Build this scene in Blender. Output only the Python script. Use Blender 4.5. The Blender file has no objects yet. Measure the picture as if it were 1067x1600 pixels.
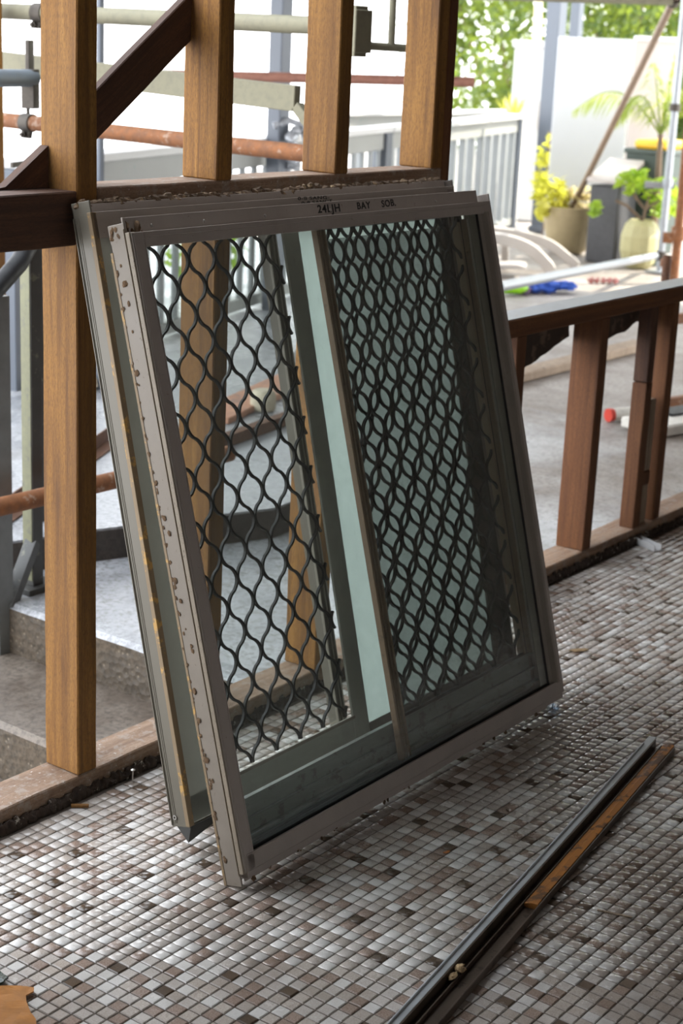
import bpy, bmesh, math, random
import numpy as np
from mathutils import Vector, Matrix, noise

random.seed(7)
PI = math.pi
SC = bpy.context.scene
COL = SC.collection

# ------------------------------------------------------------------ camera
F_PX, PITCH, ROLL, YAW, CAM_H = 2540.45, 0.277728, -0.044219, 0.941314, 1.42584
_f0 = Vector((math.sin(YAW), math.cos(YAW), 0)); _r0 = Vector((math.cos(YAW), -math.sin(YAW), 0)); _u = Vector((0, 0, 1))
_fw = _f0 * math.cos(PITCH) - _u * math.sin(PITCH)
_dn = -(_u * math.cos(PITCH) + _f0 * math.sin(PITCH))
_r = _r0 * math.cos(ROLL) + _dn * math.sin(ROLL)
_d = -_r0 * math.sin(ROLL) + _dn * math.cos(ROLL)
cam = bpy.data.cameras.new('camera')
cam.sensor_fit = 'VERTICAL'; cam.sensor_height = 36.0; cam.lens = F_PX * 36.0 / 1600.0
cam.clip_start = 0.05; cam.clip_end = 400
cam.dof.use_dof = True; cam.dof.focus_distance = 2.85; cam.dof.aperture_fstop = 6.3
cam_o = bpy.data.objects.new('camera', cam); COL.objects.link(cam_o)
M = Matrix((_r, -_d, -_fw)).transposed().to_4x4(); M.translation = Vector((0, 0, CAM_H))
cam_o.matrix_world = M
SC.camera = cam_o

# ------------------------------------------------------------------ world, sun, exposure
W = bpy.data.worlds.new('sky'); SC.world = W; W.use_nodes = True
nt = W.node_tree; nt.nodes.clear()
n_out = nt.nodes.new('ShaderNodeOutputWorld'); n_bg = nt.nodes.new('ShaderNodeBackground')
n_tc = nt.nodes.new('ShaderNodeTexCoord'); n_sep = nt.nodes.new('ShaderNodeSeparateXYZ'); n_cr = nt.nodes.new('ShaderNodeValToRGB')
nt.links.new(n_tc.outputs['Generated'], n_sep.inputs[0]); nt.links.new(n_sep.outputs['Z'], n_cr.inputs[0])
n_cr.color_ramp.elements[0].position = 0.0; n_cr.color_ramp.elements[0].color = (0.98, 0.985, 1.0, 1)
n_cr.color_ramp.elements[1].position = 1.0; n_cr.color_ramp.elements[1].color = (0.84, 0.91, 1.0, 1)
nt.links.new(n_cr.outputs[0], n_bg.inputs[0]); n_bg.inputs[1].default_value = 2.0
nt.links.new(n_bg.outputs[0], n_out.inputs[0])
sun = bpy.data.lights.new('sun', 'SUN'); sun.energy = 4.2; sun.angle = math.radians(1.5); sun.color = (1.0, 0.93, 0.80)
sun_o = bpy.data.objects.new('sun', sun); COL.objects.link(sun_o); sun_o.location = (16, -5, 12)
sun_o.rotation_euler = Vector((-0.55, 0.45, -0.72)).to_track_quat('-Z', 'Y').to_euler()
SC.view_settings.view_transform = 'Standard'; SC.view_settings.look = 'None'
SC.view_settings.gamma = 1.0; SC.view_settings.use_curve_mapping = False
SC.view_settings.exposure = 1.5

# ------------------------------------------------------------------ materials
def new_mat(name):
    m = bpy.data.materials.new(name); m.use_nodes = True
    t = m.node_tree; t.nodes.clear()
    o = t.nodes.new('ShaderNodeOutputMaterial'); b = t.nodes.new('ShaderNodeBsdfPrincipled')
    t.links.new(b.outputs[0], o.inputs[0])
    return m, t, b, o

def N(t, kind, **kw):
    n = t.nodes.new(kind)
    for k, v in kw.items():
        if k in n.inputs: n.inputs[k].default_value = v
        else: setattr(n, k, v)
    return n

def coords(t, scale=(1, 1, 1), src='Object', rnd=True):
    tc = t.nodes.new('ShaderNodeTexCoord'); mp = t.nodes.new('ShaderNodeMapping')
    mp.inputs['Scale'].default_value = scale
    t.links.new(tc.outputs[src], mp.inputs['Vector'])
    if rnd and src == 'Object':
        oi = t.nodes.new('ShaderNodeObjectInfo'); mu = N(t, 'ShaderNodeMath', operation='MULTIPLY'); mu.inputs[1].default_value = 37.0
        t.links.new(oi.outputs['Random'], mu.inputs[0]); t.links.new(mu.outputs[0], mp.inputs['Location'])
    return mp.outputs[0]

def ramp(t, fac, stops):
    r = t.nodes.new('ShaderNodeValToRGB')
    e = r.color_ramp.elements
    while len(e) < len(stops): e.new(0.5)
    for i, (p, c) in enumerate(stops):
        e[i].position = p; e[i].color = (c[0], c[1], c[2], 1) if not isinstance(c, (int, float)) else (c, c, c, 1)
    t.links.new(fac, r.inputs[0]); return r.outputs[0]

def tex(t, vec, scale, detail=4, rough=0.6, dist=0.0):
    n = N(t, 'ShaderNodeTexNoise', Scale=scale, Detail=detail, Roughness=rough, Distortion=dist)
    t.links.new(vec, n.inputs['Vector']); return n.outputs['Fac']

def mixc(t, fac, a, b, mode='MIX'):
    n = t.nodes.new('ShaderNodeMix'); n.data_type = 'RGBA'; n.blend_type = mode
    if isinstance(fac, (int, float)): n.inputs[0].default_value = fac
    else: t.links.new(fac, n.inputs[0])
    for i, v in ((6, a), (7, b)):
        if isinstance(v, (tuple, list)): n.inputs[i].default_value = (v[0], v[1], v[2], 1)
        else: t.links.new(v, n.inputs[i])
    return n.outputs[2]

def bump(t, b, h, strength=0.3, dist=0.002):
    n = N(t, 'ShaderNodeBump', Strength=strength, Distance=dist)
    t.links.new(h, n.inputs['Height']); t.links.new(n.outputs[0], b.inputs['Normal'])

def wood(name, dark, mid, light, rough=0.75, dirt=0.0):
    m, t, b, o = new_mat(name)
    v = coords(t, (1, 1, 0.045)); v2 = coords(t, (1, 1, 0.25))
    g = tex(t, v, 60, 8, 0.65, 0.4); p = tex(t, v2, 420, 3, 0.7)
    big = tex(t, coords(t, (1, 1, 0.12)), 9, 3, 0.5)
    c = ramp(t, g, [(0.30, dark), (0.5, mid), (0.72, light)])
    c = mixc(t, ramp(t, p, [(0.36, 0.55), (0.55, 0.0)]), c, dark)
    c = mixc(t, ramp(t, big, [(0.35, 0.5), (0.6, 0.0)]), c, dark)
    crack = tex(t, coords(t, (1, 1, 0.03)), 22, 2, 0.4, 0.2)
    c = mixc(t, ramp(t, crack, [(0.27, 0.8), (0.31, 0.0)]), c, [x * 0.3 for x in dark])
    oi = t.nodes.new('ShaderNodeObjectInfo'); hs = t.nodes.new('ShaderNodeHueSaturation')
    mr = N(t, 'ShaderNodeMapRange'); mr.inputs[3].default_value = 0.85; mr.inputs[4].default_value = 1.12
    t.links.new(oi.outputs['Random'], mr.inputs[0]); t.links.new(mr.outputs[0], hs.inputs['Value'])
    t.links.new(c, hs.inputs['Color']); c = hs.outputs[0]
    if dirt:
        dn = tex(t, coords(t), 35, 6, 0.75)
        c = mixc(t, ramp(t, dn, [(0.5, 0.0), (0.62, dirt)]), c, (0.30, 0.26, 0.22))
        sp = tex(t, coords(t), 140, 3, 0.5)
        c = mixc(t, ramp(t, sp, [(0.70, 0.0), (0.73, 0.7)]), c, (0.6, 0.57, 0.52))
    t.links.new(c, b.inputs['Base Color']); b.inputs['Roughness'].default_value = rough
    hh = N(t, 'ShaderNodeMath', operation='ADD'); t.links.new(g, hh.inputs[0]); t.links.new(p, hh.inputs[1])
    bump(t, b, hh.outputs[0], 0.55, 0.0015)
    return m

def plain(name, base, rough=0.5, metallic=0.0, var=0.25, vs=30, bumps=0.1, dirt=None, dirt_s=60, dirt_lo=0.60, spec=0.5, aniso=None, coat=0):
    m, t, b, o = new_mat(name)
    v = coords(t, aniso or (1, 1, 1))
    n1 = tex(t, v, vs, 6, 0.65)
    c = ramp(t, n1, [(0.25, [x * (1 - var) for x in base]), (0.75, [min(1, x * (1 + var)) for x in base])])
    if dirt:
        n2 = tex(t, coords(t), dirt_s, 5, 0.7)
        c = mixc(t, ramp(t, n2, [(dirt_lo, 0.0), (dirt_lo + 0.06, 0.85)]), c, dirt)
    t.links.new(c, b.inputs['Base Color'])
    r = ramp(t, n1, [(0.3, max(0.02, rough - 0.1)), (0.7, min(1, rough + 0.1))]); t.links.new(r, b.inputs['Roughness'])
    b.inputs['Metallic'].default_value = metallic
    b.inputs['Specular IOR Level'].default_value = spec
    b.inputs['Coat Weight'].default_value = coat
    bump(t, b, n1, bumps, 0.002)
    return m

WOOD = wood('hardwood', (0.105, 0.041, 0.007), (0.26, 0.115, 0.016), (0.37, 0.18, 0.034))
WOOD_D = wood('dark_backlit_hardwood', (0.035, 0.014, 0.007), (0.075, 0.030, 0.013), (0.13, 0.055, 0.025))  # dark brown; the braces' backlit shade is put into this colour
WOOD_P = wood('worn_plate_wood', (0.15, 0.085, 0.05), (0.30, 0.19, 0.12), (0.42, 0.30, 0.21), dirt=0.6)
WOOD_R = wood('red_hardwood', (0.07, 0.024, 0.007), (0.145, 0.052, 0.013), (0.21, 0.084, 0.024))
WOOD_G = wood('grey_weathered_wood', (0.16, 0.11, 0.07), (0.30, 0.22, 0.15), (0.42, 0.34, 0.25))
RESIDUE = plain('tile_glue_residue', (0.045, 0.030, 0.022), 0.95, 0, 0.6, 60, 1.0, (0.62, 0.58, 0.5), 55, 0.60)
ALU = plain('taupe_painted_aluminium', (0.39, 0.34, 0.30), 0.48, 0, 0.10, 12, 0.05, (0.10, 0.065, 0.035), 90, 0.66, aniso=(1, 1, 0.3))
ALU_L = plain('pale_painted_aluminium', (0.265, 0.228, 0.188), 0.48, 0, 0.12, 12, 0.05, (0.13, 0.085, 0.05), 110, 0.64)
ALU_SP = plain('speckled_pale_aluminium', (0.29, 0.24, 0.18), 0.5, 0, 0.12, 12, 0.05, (0.07, 0.045, 0.03), 260, 0.60)
ALU_G = plain('olive_grey_aluminium', (0.165, 0.15, 0.118), 0.45, 0, 0.10, 14, 0.05, (0.20, 0.16, 0.11), 80, 0.66, aniso=(1, 1, 0.2))
ALU_T = plain('tan_weathered_edge', (0.27, 0.195, 0.115), 0.6, 0, 0.25, 40, 0.1, (0.62, 0.36, 0.10), 30, 0.56, aniso=(1, 1, 0.15))
SAGE = plain('sage_grey_paint', (0.44, 0.455, 0.40), 0.45, 0, 0.08, 10, 0.03)
TRACK = plain('mill_aluminium_track', (0.33, 0.35, 0.34), 0.33, 0.5, 0.2, 20, 0.05, aniso=(0.1, 1, 1))
BRONZE = plain('weathered_tan_mullion', (0.20, 0.13, 0.078), 0.55, 0, 0.25, 40, 0.1, (0.10, 0.07, 0.045), 70, 0.60, aniso=(1, 1, 0.1))
GRILLE = plain('black_powder_coat', (0.010, 0.0105, 0.011), 0.5, 0.0, 0.15, 60, 0.05, spec=0.2)
BLACK = plain('black_rubber', (0.008, 0.008, 0.009), 0.55, 0, 0.2, 40, 0.05, spec=0.25)
INK = plain('marker_ink', (0.006, 0.006, 0.007), 0.5, 0, 0.1, 40, 0.0)
SCREW = plain('zinc_screw', (0.55, 0.53, 0.5), 0.35, 0.8, 0.15, 60, 0.05)
MUD = plain('wasp_mud', (0.14, 0.085, 0.045), 0.95, 0, 0.4, 120, 0.6)
MORTAR = plain('crusted_mortar', (0.13, 0.085, 0.052), 0.95, 0, 0.6, 45, 1.0, (0.36, 0.25, 0.14), 60, 0.55)
GALV = plain('galvanised_steel', (0.33, 0.355, 0.38), 0.38, 0.55, 0.15, 30, 0.05)
RUST = plain('rusty_tube', (0.20, 0.078, 0.028), 0.75, 0.1, 0.4, 40, 0.4, (0.32, 0.22, 0.16), 30, 0.58)
RUST_D = plain('dark_rust', (0.12, 0.055, 0.03), 0.8, 0.1, 0.4, 40, 0.4, (0.22, 0.16, 0.13), 60, 0.6)
LICHEN = plain('lichen_grey_steel', (0.20, 0.188, 0.128), 0.7, 0.1, 0.25, 40, 0.2, (0.20, 0.19, 0.13), 40, 0.55)
CLAMP = plain('dull_clamp_steel', (0.075, 0.065, 0.055), 0.55, 0.5, 0.4, 60, 0.2)
STEEL = plain('grey_painted_steel', (0.055, 0.055, 0.052), 0.45, 0.1, 0.2, 20, 0.05, (0.15, 0.15, 0.11), 30, 0.6)
OLIVE = plain('olive_steel', (0.16, 0.16, 0.095), 0.55, 0.1, 0.25, 40, 0.1, (0.12, 0.12, 0.09), 50, 0.57)
WHITE = plain('white_painted_wood', (0.52, 0.52, 0.51), 0.5, 0, 0.06, 8, 0.05)
RAILG = plain('pale_grey_rail_paint', (0.26, 0.265, 0.25), 0.5, 0, 0.10, 8, 0.05, (0.13, 0.24, 0.22), 12, 0.63)
BALG = plain('grey_baluster_paint', (0.22, 0.235, 0.24), 0.5, 0, 0.10, 8, 0.05)
POSTG = plain('blue_grey_post_paint', (0.105, 0.12, 0.145), 0.5, 0, 0.08, 8, 0.05)
PANEL = plain('white_cladding_panel', (0.60, 0.62, 0.645), 0.5, 0, 0.03, 3, 0.02)
PANEL_P = plain('pinkish_white_panel', (0.50, 0.45, 0.425), 0.5, 0, 0.04, 3, 0.02)
PLASTIC = plain('white_plastic', (0.46, 0.43, 0.40), 0.4, 0, 0.06, 10, 0.02)
POT = plain('tan_glazed_pot', (0.40, 0.32, 0.18), 0.5, 0, 0.12, 12, 0.1)
POT_Y = plain('pale_yellow_pot', (0.42, 0.39, 0.20), 0.6, 0, 0.10, 25, 0.2)
SOIL = plain('soil', (0.07, 0.045, 0.03), 0.95, 0, 0.5, 60, 0.8)
TERRA = plain('terracotta', (0.36, 0.15, 0.08), 0.8, 0, 0.25, 30, 0.3)
BARK = plain('bark', (0.17, 0.12, 0.085), 0.9, 0, 0.5, 30, 0.8, aniso=(1, 1, 0.3))
BINM = plain('dark_green_bin', (0.05, 0.07, 0.06), 0.45, 0, 0.1, 10, 0.02)
YELLOW = plain('yellow_plastic', (0.85, 0.50, 0.03), 0.4, 0, 0.06, 10, 0.02)
BLUE = plain('blue_cloth', (0.03, 0.09, 0.42), 0.8, 0, 0.4, 40, 0.4)
LIME = plain('lime_plastic', (0.28, 0.62, 0.02), 0.35, 0, 0.1, 10, 0.02)
REDP = plain('red_plastic', (0.55, 0.05, 0.03), 0.4, 0, 0.1, 10, 0.02)
CARD = plain('brown_kraft_paper', (0.40, 0.165, 0.035), 0.85, 0, 0.22, 25, 0.3)
GREENG = plain('dark_green_glass_plastic', (0.012, 0.035, 0.022), 0.3, 0, 0.3, 20, 0.05)
PAPER_B = plain('black_building_paper', (0.045, 0.032, 0.024), 0.8, 0, 0.5, 25, 0.4, (0.14, 0.10, 0.07), 18, 0.56)
FOAM = plain('white_foam_board', (0.66, 0.64, 0.58), 0.8, 0, 0.15, 25, 0.2)
ROCK = plain('pale_rock', (0.52, 0.47, 0.36), 0.9, 0, 0.3, 25, 0.6)
LEAFD = plain('dead_leaf', (0.30, 0.20, 0.10), 0.8, 0, 0.3, 40, 0.2)
PLASTER = plain('painted_plaster', (0.13, 0.10, 0.075), 0.9, 0, 0.06, 4, 0.05)
CEIL = plain('ceiling_board', (0.12, 0.095, 0.075), 0.9, 0, 0.06, 4, 0.05)
PINK = plain('pinkish_brick_board', (0.50, 0.26, 0.17), 0.85, 0, 0.35, 15, 0.3, (0.20, 0.16, 0.15), 14, 0.57)
TAN_TUBE = plain('brown_grey_tube', (0.25, 0.18, 0.13), 0.6, 0.2, 0.25, 20, 0.1)

def concrete(name, a, bb, wet=0.5, agg=False, lo=0.3, hi=0.8):
    m, t, b, o = new_mat(name)
    v = coords(t, (1, 1, 1), rnd=False)
    n1 = tex(t, v, 3.0, 8, 0.7, 0.3); n2 = tex(t, v, 70, 6, 0.75); n3 = tex(t, v, 14, 4, 0.6)
    c = ramp(t, n1, [(0.35, a), (0.62, bb)])
    c = mixc(t, ramp(t, n2, [(0.40, 0.6), (0.55, 0.0)]), c, [x * 0.45 for x in a])
    if agg:
        vo = N(t, 'ShaderNodeTexVoronoi', Scale=55.0); t.links.new(v, vo.inputs['Vector'])
        c = mixc(t, ramp(t, vo.outputs['Distance'], [(0.10, 0.6), (0.25, 0.0)]), c, (0.22, 0.18, 0.13))
        bump(t, b, vo.outputs['Distance'], 0.6, 0.006)
    else:
        bump(t, b, n2, 0.35, 0.004)
    c = mixc(t, ramp(t, n3, [(0.62, 0.0), (0.72, 0.45)]), c, [x * 0.4 for x in a])
    t.links.new(c, b.inputs['Base Color'])
    t.links.new(ramp(t, n1, [(0.4, lo), (0.62, hi)]), b.inputs['Roughness'])
    return m

CONC = concrete('wet_concrete', (0.24, 0.25, 0.268), (0.40, 0.41, 0.425), lo=0.18, hi=0.45)
CONC_B = concrete('dry_dirty_concrete', (0.22, 0.185, 0.155), (0.40, 0.375, 0.35), lo=0.5, hi=0.85)
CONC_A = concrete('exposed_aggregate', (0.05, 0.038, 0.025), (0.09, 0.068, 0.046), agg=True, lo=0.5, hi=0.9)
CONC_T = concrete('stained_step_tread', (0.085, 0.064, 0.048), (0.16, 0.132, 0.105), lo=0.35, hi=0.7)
CONC_D = concrete('dark_edge_concrete', (0.04, 0.033, 0.027), (0.075, 0.06, 0.05), lo=0.6, hi=0.95)

def ground_mat():
    m, t, b, o = new_mat('patchy_wet_concrete')
    v = coords(t, (1, 1, 1), rnd=False)
    n1 = tex(t, v, 2.6, 8, 0.7, 0.3); n2 = tex(t, v, 60, 6, 0.75); n3 = tex(t, v, 11, 5, 0.65); big = tex(t, v, 0.75, 5, 0.6, 0.6)
    wet = ramp(t, n1, [(0.35, (0.23, 0.24, 0.258)), (0.62, (0.37, 0.38, 0.395))]); dry = ramp(t, n1, [(0.35, (0.20, 0.165, 0.135)), (0.62, (0.36, 0.33, 0.30))])
    sp = t.nodes.new('ShaderNodeSeparateXYZ'); t.links.new(v, sp.inputs[0])
    mr = N(t, 'ShaderNodeMapRange'); mr.inputs[1].default_value = 3.2; mr.inputs[2].default_value = 6.5; mr.inputs[3].default_value = -0.25; mr.inputs[4].default_value = 0.30; t.links.new(sp.outputs['X'], mr.inputs[0])
    ad = N(t, 'ShaderNodeMath', operation='ADD'); t.links.new(mr.outputs[0], ad.inputs[0]); t.links.new(big, ad.inputs[1])
    f = ramp(t, ad.outputs[0], [(0.42, 0.0), (0.62, 1.0)])
    c = mixc(t, f, wet, dry)
    c = mixc(t, ramp(t, n2, [(0.38, 0.6), (0.52, 0.0)]), c, (0.09, 0.08, 0.07))
    c = mixc(t, ramp(t, n3, [(0.60, 0.0), (0.72, 0.5)]), c, (0.10, 0.085, 0.07))
    t.links.new(c, b.inputs['Base Color'])
    t.links.new(ramp(t, f, [(0.0, 0.22), (1.0, 0.62)]), b.inputs['Roughness'])
    bump(t, b, n2, 0.35, 0.004)
    return m
GROUND = ground_mat()

# mosaic tile: base colour from a colour attribute, mottled by world position
def tile_mat():
    m, t, b, o = new_mat('glazed_mosaic_tile')
    at = t.nodes.new('ShaderNodeAttribute'); at.attribute_name = 'tint'
    ge = t.nodes.new('ShaderNodeNewGeometry'); v = ge.outputs['Position']
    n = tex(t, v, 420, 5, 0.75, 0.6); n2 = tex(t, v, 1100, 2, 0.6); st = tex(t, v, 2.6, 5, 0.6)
    mt = N(t, 'ShaderNodeMath', operation='MULTIPLY'); t.links.new(at.outputs['Alpha'], mt.inputs[0])
    t.links.new(ramp(t, n, [(0.38, 1.0), (0.62, 0.0)]), mt.inputs[1])
    c = mixc(t, mt.outputs[0], at.outputs['Color'], (0.17, 0.105, 0.08))
    c = mixc(t, ramp(t, n2, [(0.33, 0.35), (0.45, 0.0)]), c, (0.20, 0.16, 0.13))
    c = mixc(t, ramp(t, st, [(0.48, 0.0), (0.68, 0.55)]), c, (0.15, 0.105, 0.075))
    # soft patch by the loose track: smeared dirt plus floor shade painted in
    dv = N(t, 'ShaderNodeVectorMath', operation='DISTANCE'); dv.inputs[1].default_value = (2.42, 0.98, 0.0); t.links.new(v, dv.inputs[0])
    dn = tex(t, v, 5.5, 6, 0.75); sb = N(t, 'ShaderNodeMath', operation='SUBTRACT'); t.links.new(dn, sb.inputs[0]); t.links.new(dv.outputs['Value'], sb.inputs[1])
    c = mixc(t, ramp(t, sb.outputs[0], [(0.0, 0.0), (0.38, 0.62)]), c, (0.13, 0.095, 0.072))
    gr = tex(t, v, 60, 6, 0.8)
    c = mixc(t, ramp(t, gr, [(0.66, 0.0), (0.71, 0.6)]), c, (0.05, 0.035, 0.028))
    t.links.new(c, b.inputs['Base Color'])
    rr = ramp(t, tex(t, v, 9, 5, 0.7), [(0.38, 0.06), (0.62, 0.30)]); t.links.new(rr, b.inputs['Roughness'])
    b.inputs['Specular IOR Level'].default_value = 0.6
    bump(t, b, n, 0.18, 0.0006)
    return m
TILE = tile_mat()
GROUT = plain('dirty_grout', (0.085, 0.066, 0.052), 0.9, 0, 0.35, 60, 0.3)

def glass_mat(name, tint, dust, ior=1.45):
    m, t, b, o = new_mat(name); t.nodes.remove(b)
    tr = t.nodes.new('ShaderNodeBsdfTransparent'); tr.inputs[0].default_value = (*tint, 1)
    gl = N(t, 'ShaderNodeBsdfGlossy', Roughness=0.02); gl.inputs[0].default_value = (1, 1, 1, 1)
    lw = N(t, 'ShaderNodeLayerWeight', Blend=0.5); pw = N(t, 'ShaderNodeMath', operation='POWER'); pw.inputs[1].default_value = 5.0
    t.links.new(lw.outputs['Facing'], pw.inputs[0]); fr = N(t, 'ShaderNodeMath', operation='MULTIPLY_ADD'); fr.inputs[1].default_value = 0.9; fr.inputs[2].default_value = 0.04
    t.links.new(pw.outputs[0], fr.inputs[0])
    mx = t.nodes.new('ShaderNodeMixShader'); t.links.new(fr.outputs[0], mx.inputs[0])
    t.links.new(tr.outputs[0], mx.inputs[1]); t.links.new(gl.outputs[0], mx.inputs[2])
    df = t.nodes.new('ShaderNodeBsdfDiffuse'); df.inputs[0].default_value = (0.55, 0.56, 0.53, 1)
    v = coords(t); n = tex(t, v, 6, 6, 0.75, 0.5); n2 = tex(t, coords(t, (1, 1, 0.15)), 260, 3, 0.6)
    f = ramp(t, n, [(0.35, dust * 0.4), (0.7, dust * 1.6)])
    sp = ramp(t, n2, [(0.68, 0.0), (0.74, 0.18)])
    ad = N(t, 'ShaderNodeMath', operation='ADD'); t.links.new(f, ad.inputs[0]); t.links.new(sp, ad.inputs[1])
    mx2 = t.nodes.new('ShaderNodeMixShader'); t.links.new(ad.outputs[0], mx2.inputs[0])
    t.links.new(mx.outputs[0], mx2.inputs[1]); t.links.new(df.outputs[0], mx2.inputs[2])
    t.links.new(mx2.outputs[0], o.inputs[0]); return m
GLASS = glass_mat('dusty_window_glass', (0.93, 0.96, 0.94), 0.06)

def screen_mat(name, cover, col):
    m, t, b, o = new_mat(name)
    tr = t.nodes.new('ShaderNodeBsdfTransparent'); mx = t.nodes.new('ShaderNodeMixShader')
    mx.inputs[0].default_value = cover
    b.inputs['Base Color'].default_value = (*col, 1); b.inputs['Roughness'].default_value = 0.6
    t.links.new(tr.outputs[0], mx.inputs[1]); t.links.new(b.outputs[0], mx.inputs[2]); t.links.new(mx.outputs[0], o.inputs[0])
    return m
FLY = screen_mat('grey_fibreglass_flyscreen', 0.16, (0.10, 0.10, 0.10))
FLY_D = screen_mat('black_fibreglass_flyscreen', 0.42, (0.02, 0.02, 0.02))

def frosted_mat():
    m, t, b, o = new_mat('frosted_mint_glass')
    tl = t.nodes.new('ShaderNodeBsdfTranslucent'); tl.inputs[0].default_value = (0.70, 0.77, 0.745, 1)
    b.inputs['Base Color'].default_value = (0.52, 0.60, 0.575, 1); b.inputs['Roughness'].default_value = 0.35
    v = coords(t); n = tex(t, v, 160, 3, 0.6); bump(t, b, n, 0.15, 0.001)
    mx = t.nodes.new('ShaderNodeMixShader'); mx.inputs[0].default_value = 0.72
    t.links.new(b.outputs[0], mx.inputs[1]); t.links.new(tl.outputs[0], mx.inputs[2]); t.links.new(mx.outputs[0], o.inputs[0])
    return m
FROST = frosted_mat()
CLEAR = glass_mat('clear_plastic', (0.9, 0.95, 1.0), 0.05)

def leaf_mat(name, a, bcol, trans=0.5):
    m, t, b, o = new_mat(name)
    oi = t.nodes.new('ShaderNodeNewGeometry'); v = oi.outputs['Position']
    n = tex(t, v, 3.0, 3, 0.6)
    c = ramp(t, n, [(0.35, a), (0.65, bcol)])
    df = b; t.links.new(c, b.inputs['Base Color']); b.inputs['Roughness'].default_value = 0.5
    tl = t.nodes.new('ShaderNodeBsdfTranslucent')
    t.links.new(mixc(t, 0.5, c, (0.42, 0.50, 0.05)), tl.inputs[0])
    mx = t.nodes.new('ShaderNodeMixShader'); mx.inputs[0].default_value = trans
    t.links.new(b.outputs[0], mx.inputs[1]); t.links.new(tl.outputs[0], mx.inputs[2]); t.links.new(mx.outputs[0], o.inputs[0])
    return m
LEAF = leaf_mat('tree_leaf', (0.03, 0.07, 0.013), (0.12, 0.17, 0.025))
LEAF2 = leaf_mat('dark_tree_leaf', (0.012, 0.04, 0.010), (0.045, 0.09, 0.02))
LEAF3 = leaf_mat('bright_leaf', (0.18, 0.36, 0.03), (0.34, 0.50, 0.05))
LEAFY = leaf_mat('yellow_leaf', (0.50, 0.48, 0.05), (0.75, 0.68, 0.12))
PALM = leaf_mat('palm_leaflet', (0.24, 0.34, 0.06), (0.45, 0.50, 0.14))

# ------------------------------------------------------------------ helpers
def tag(o, label=None, cat=None, group=None, kind=None):
    if label: o['label'] = label
    if cat: o['category'] = cat
    if group: o['group'] = group
    if kind: o['kind'] = kind
    return o

def empty(name, loc=(0, 0, 0), rot=None):
    o = bpy.data.objects.new(name, None); COL.objects.link(o); o.location = loc; o.empty_display_size = 0.05
    if rot: o.rotation_euler = rot
    return o

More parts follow.
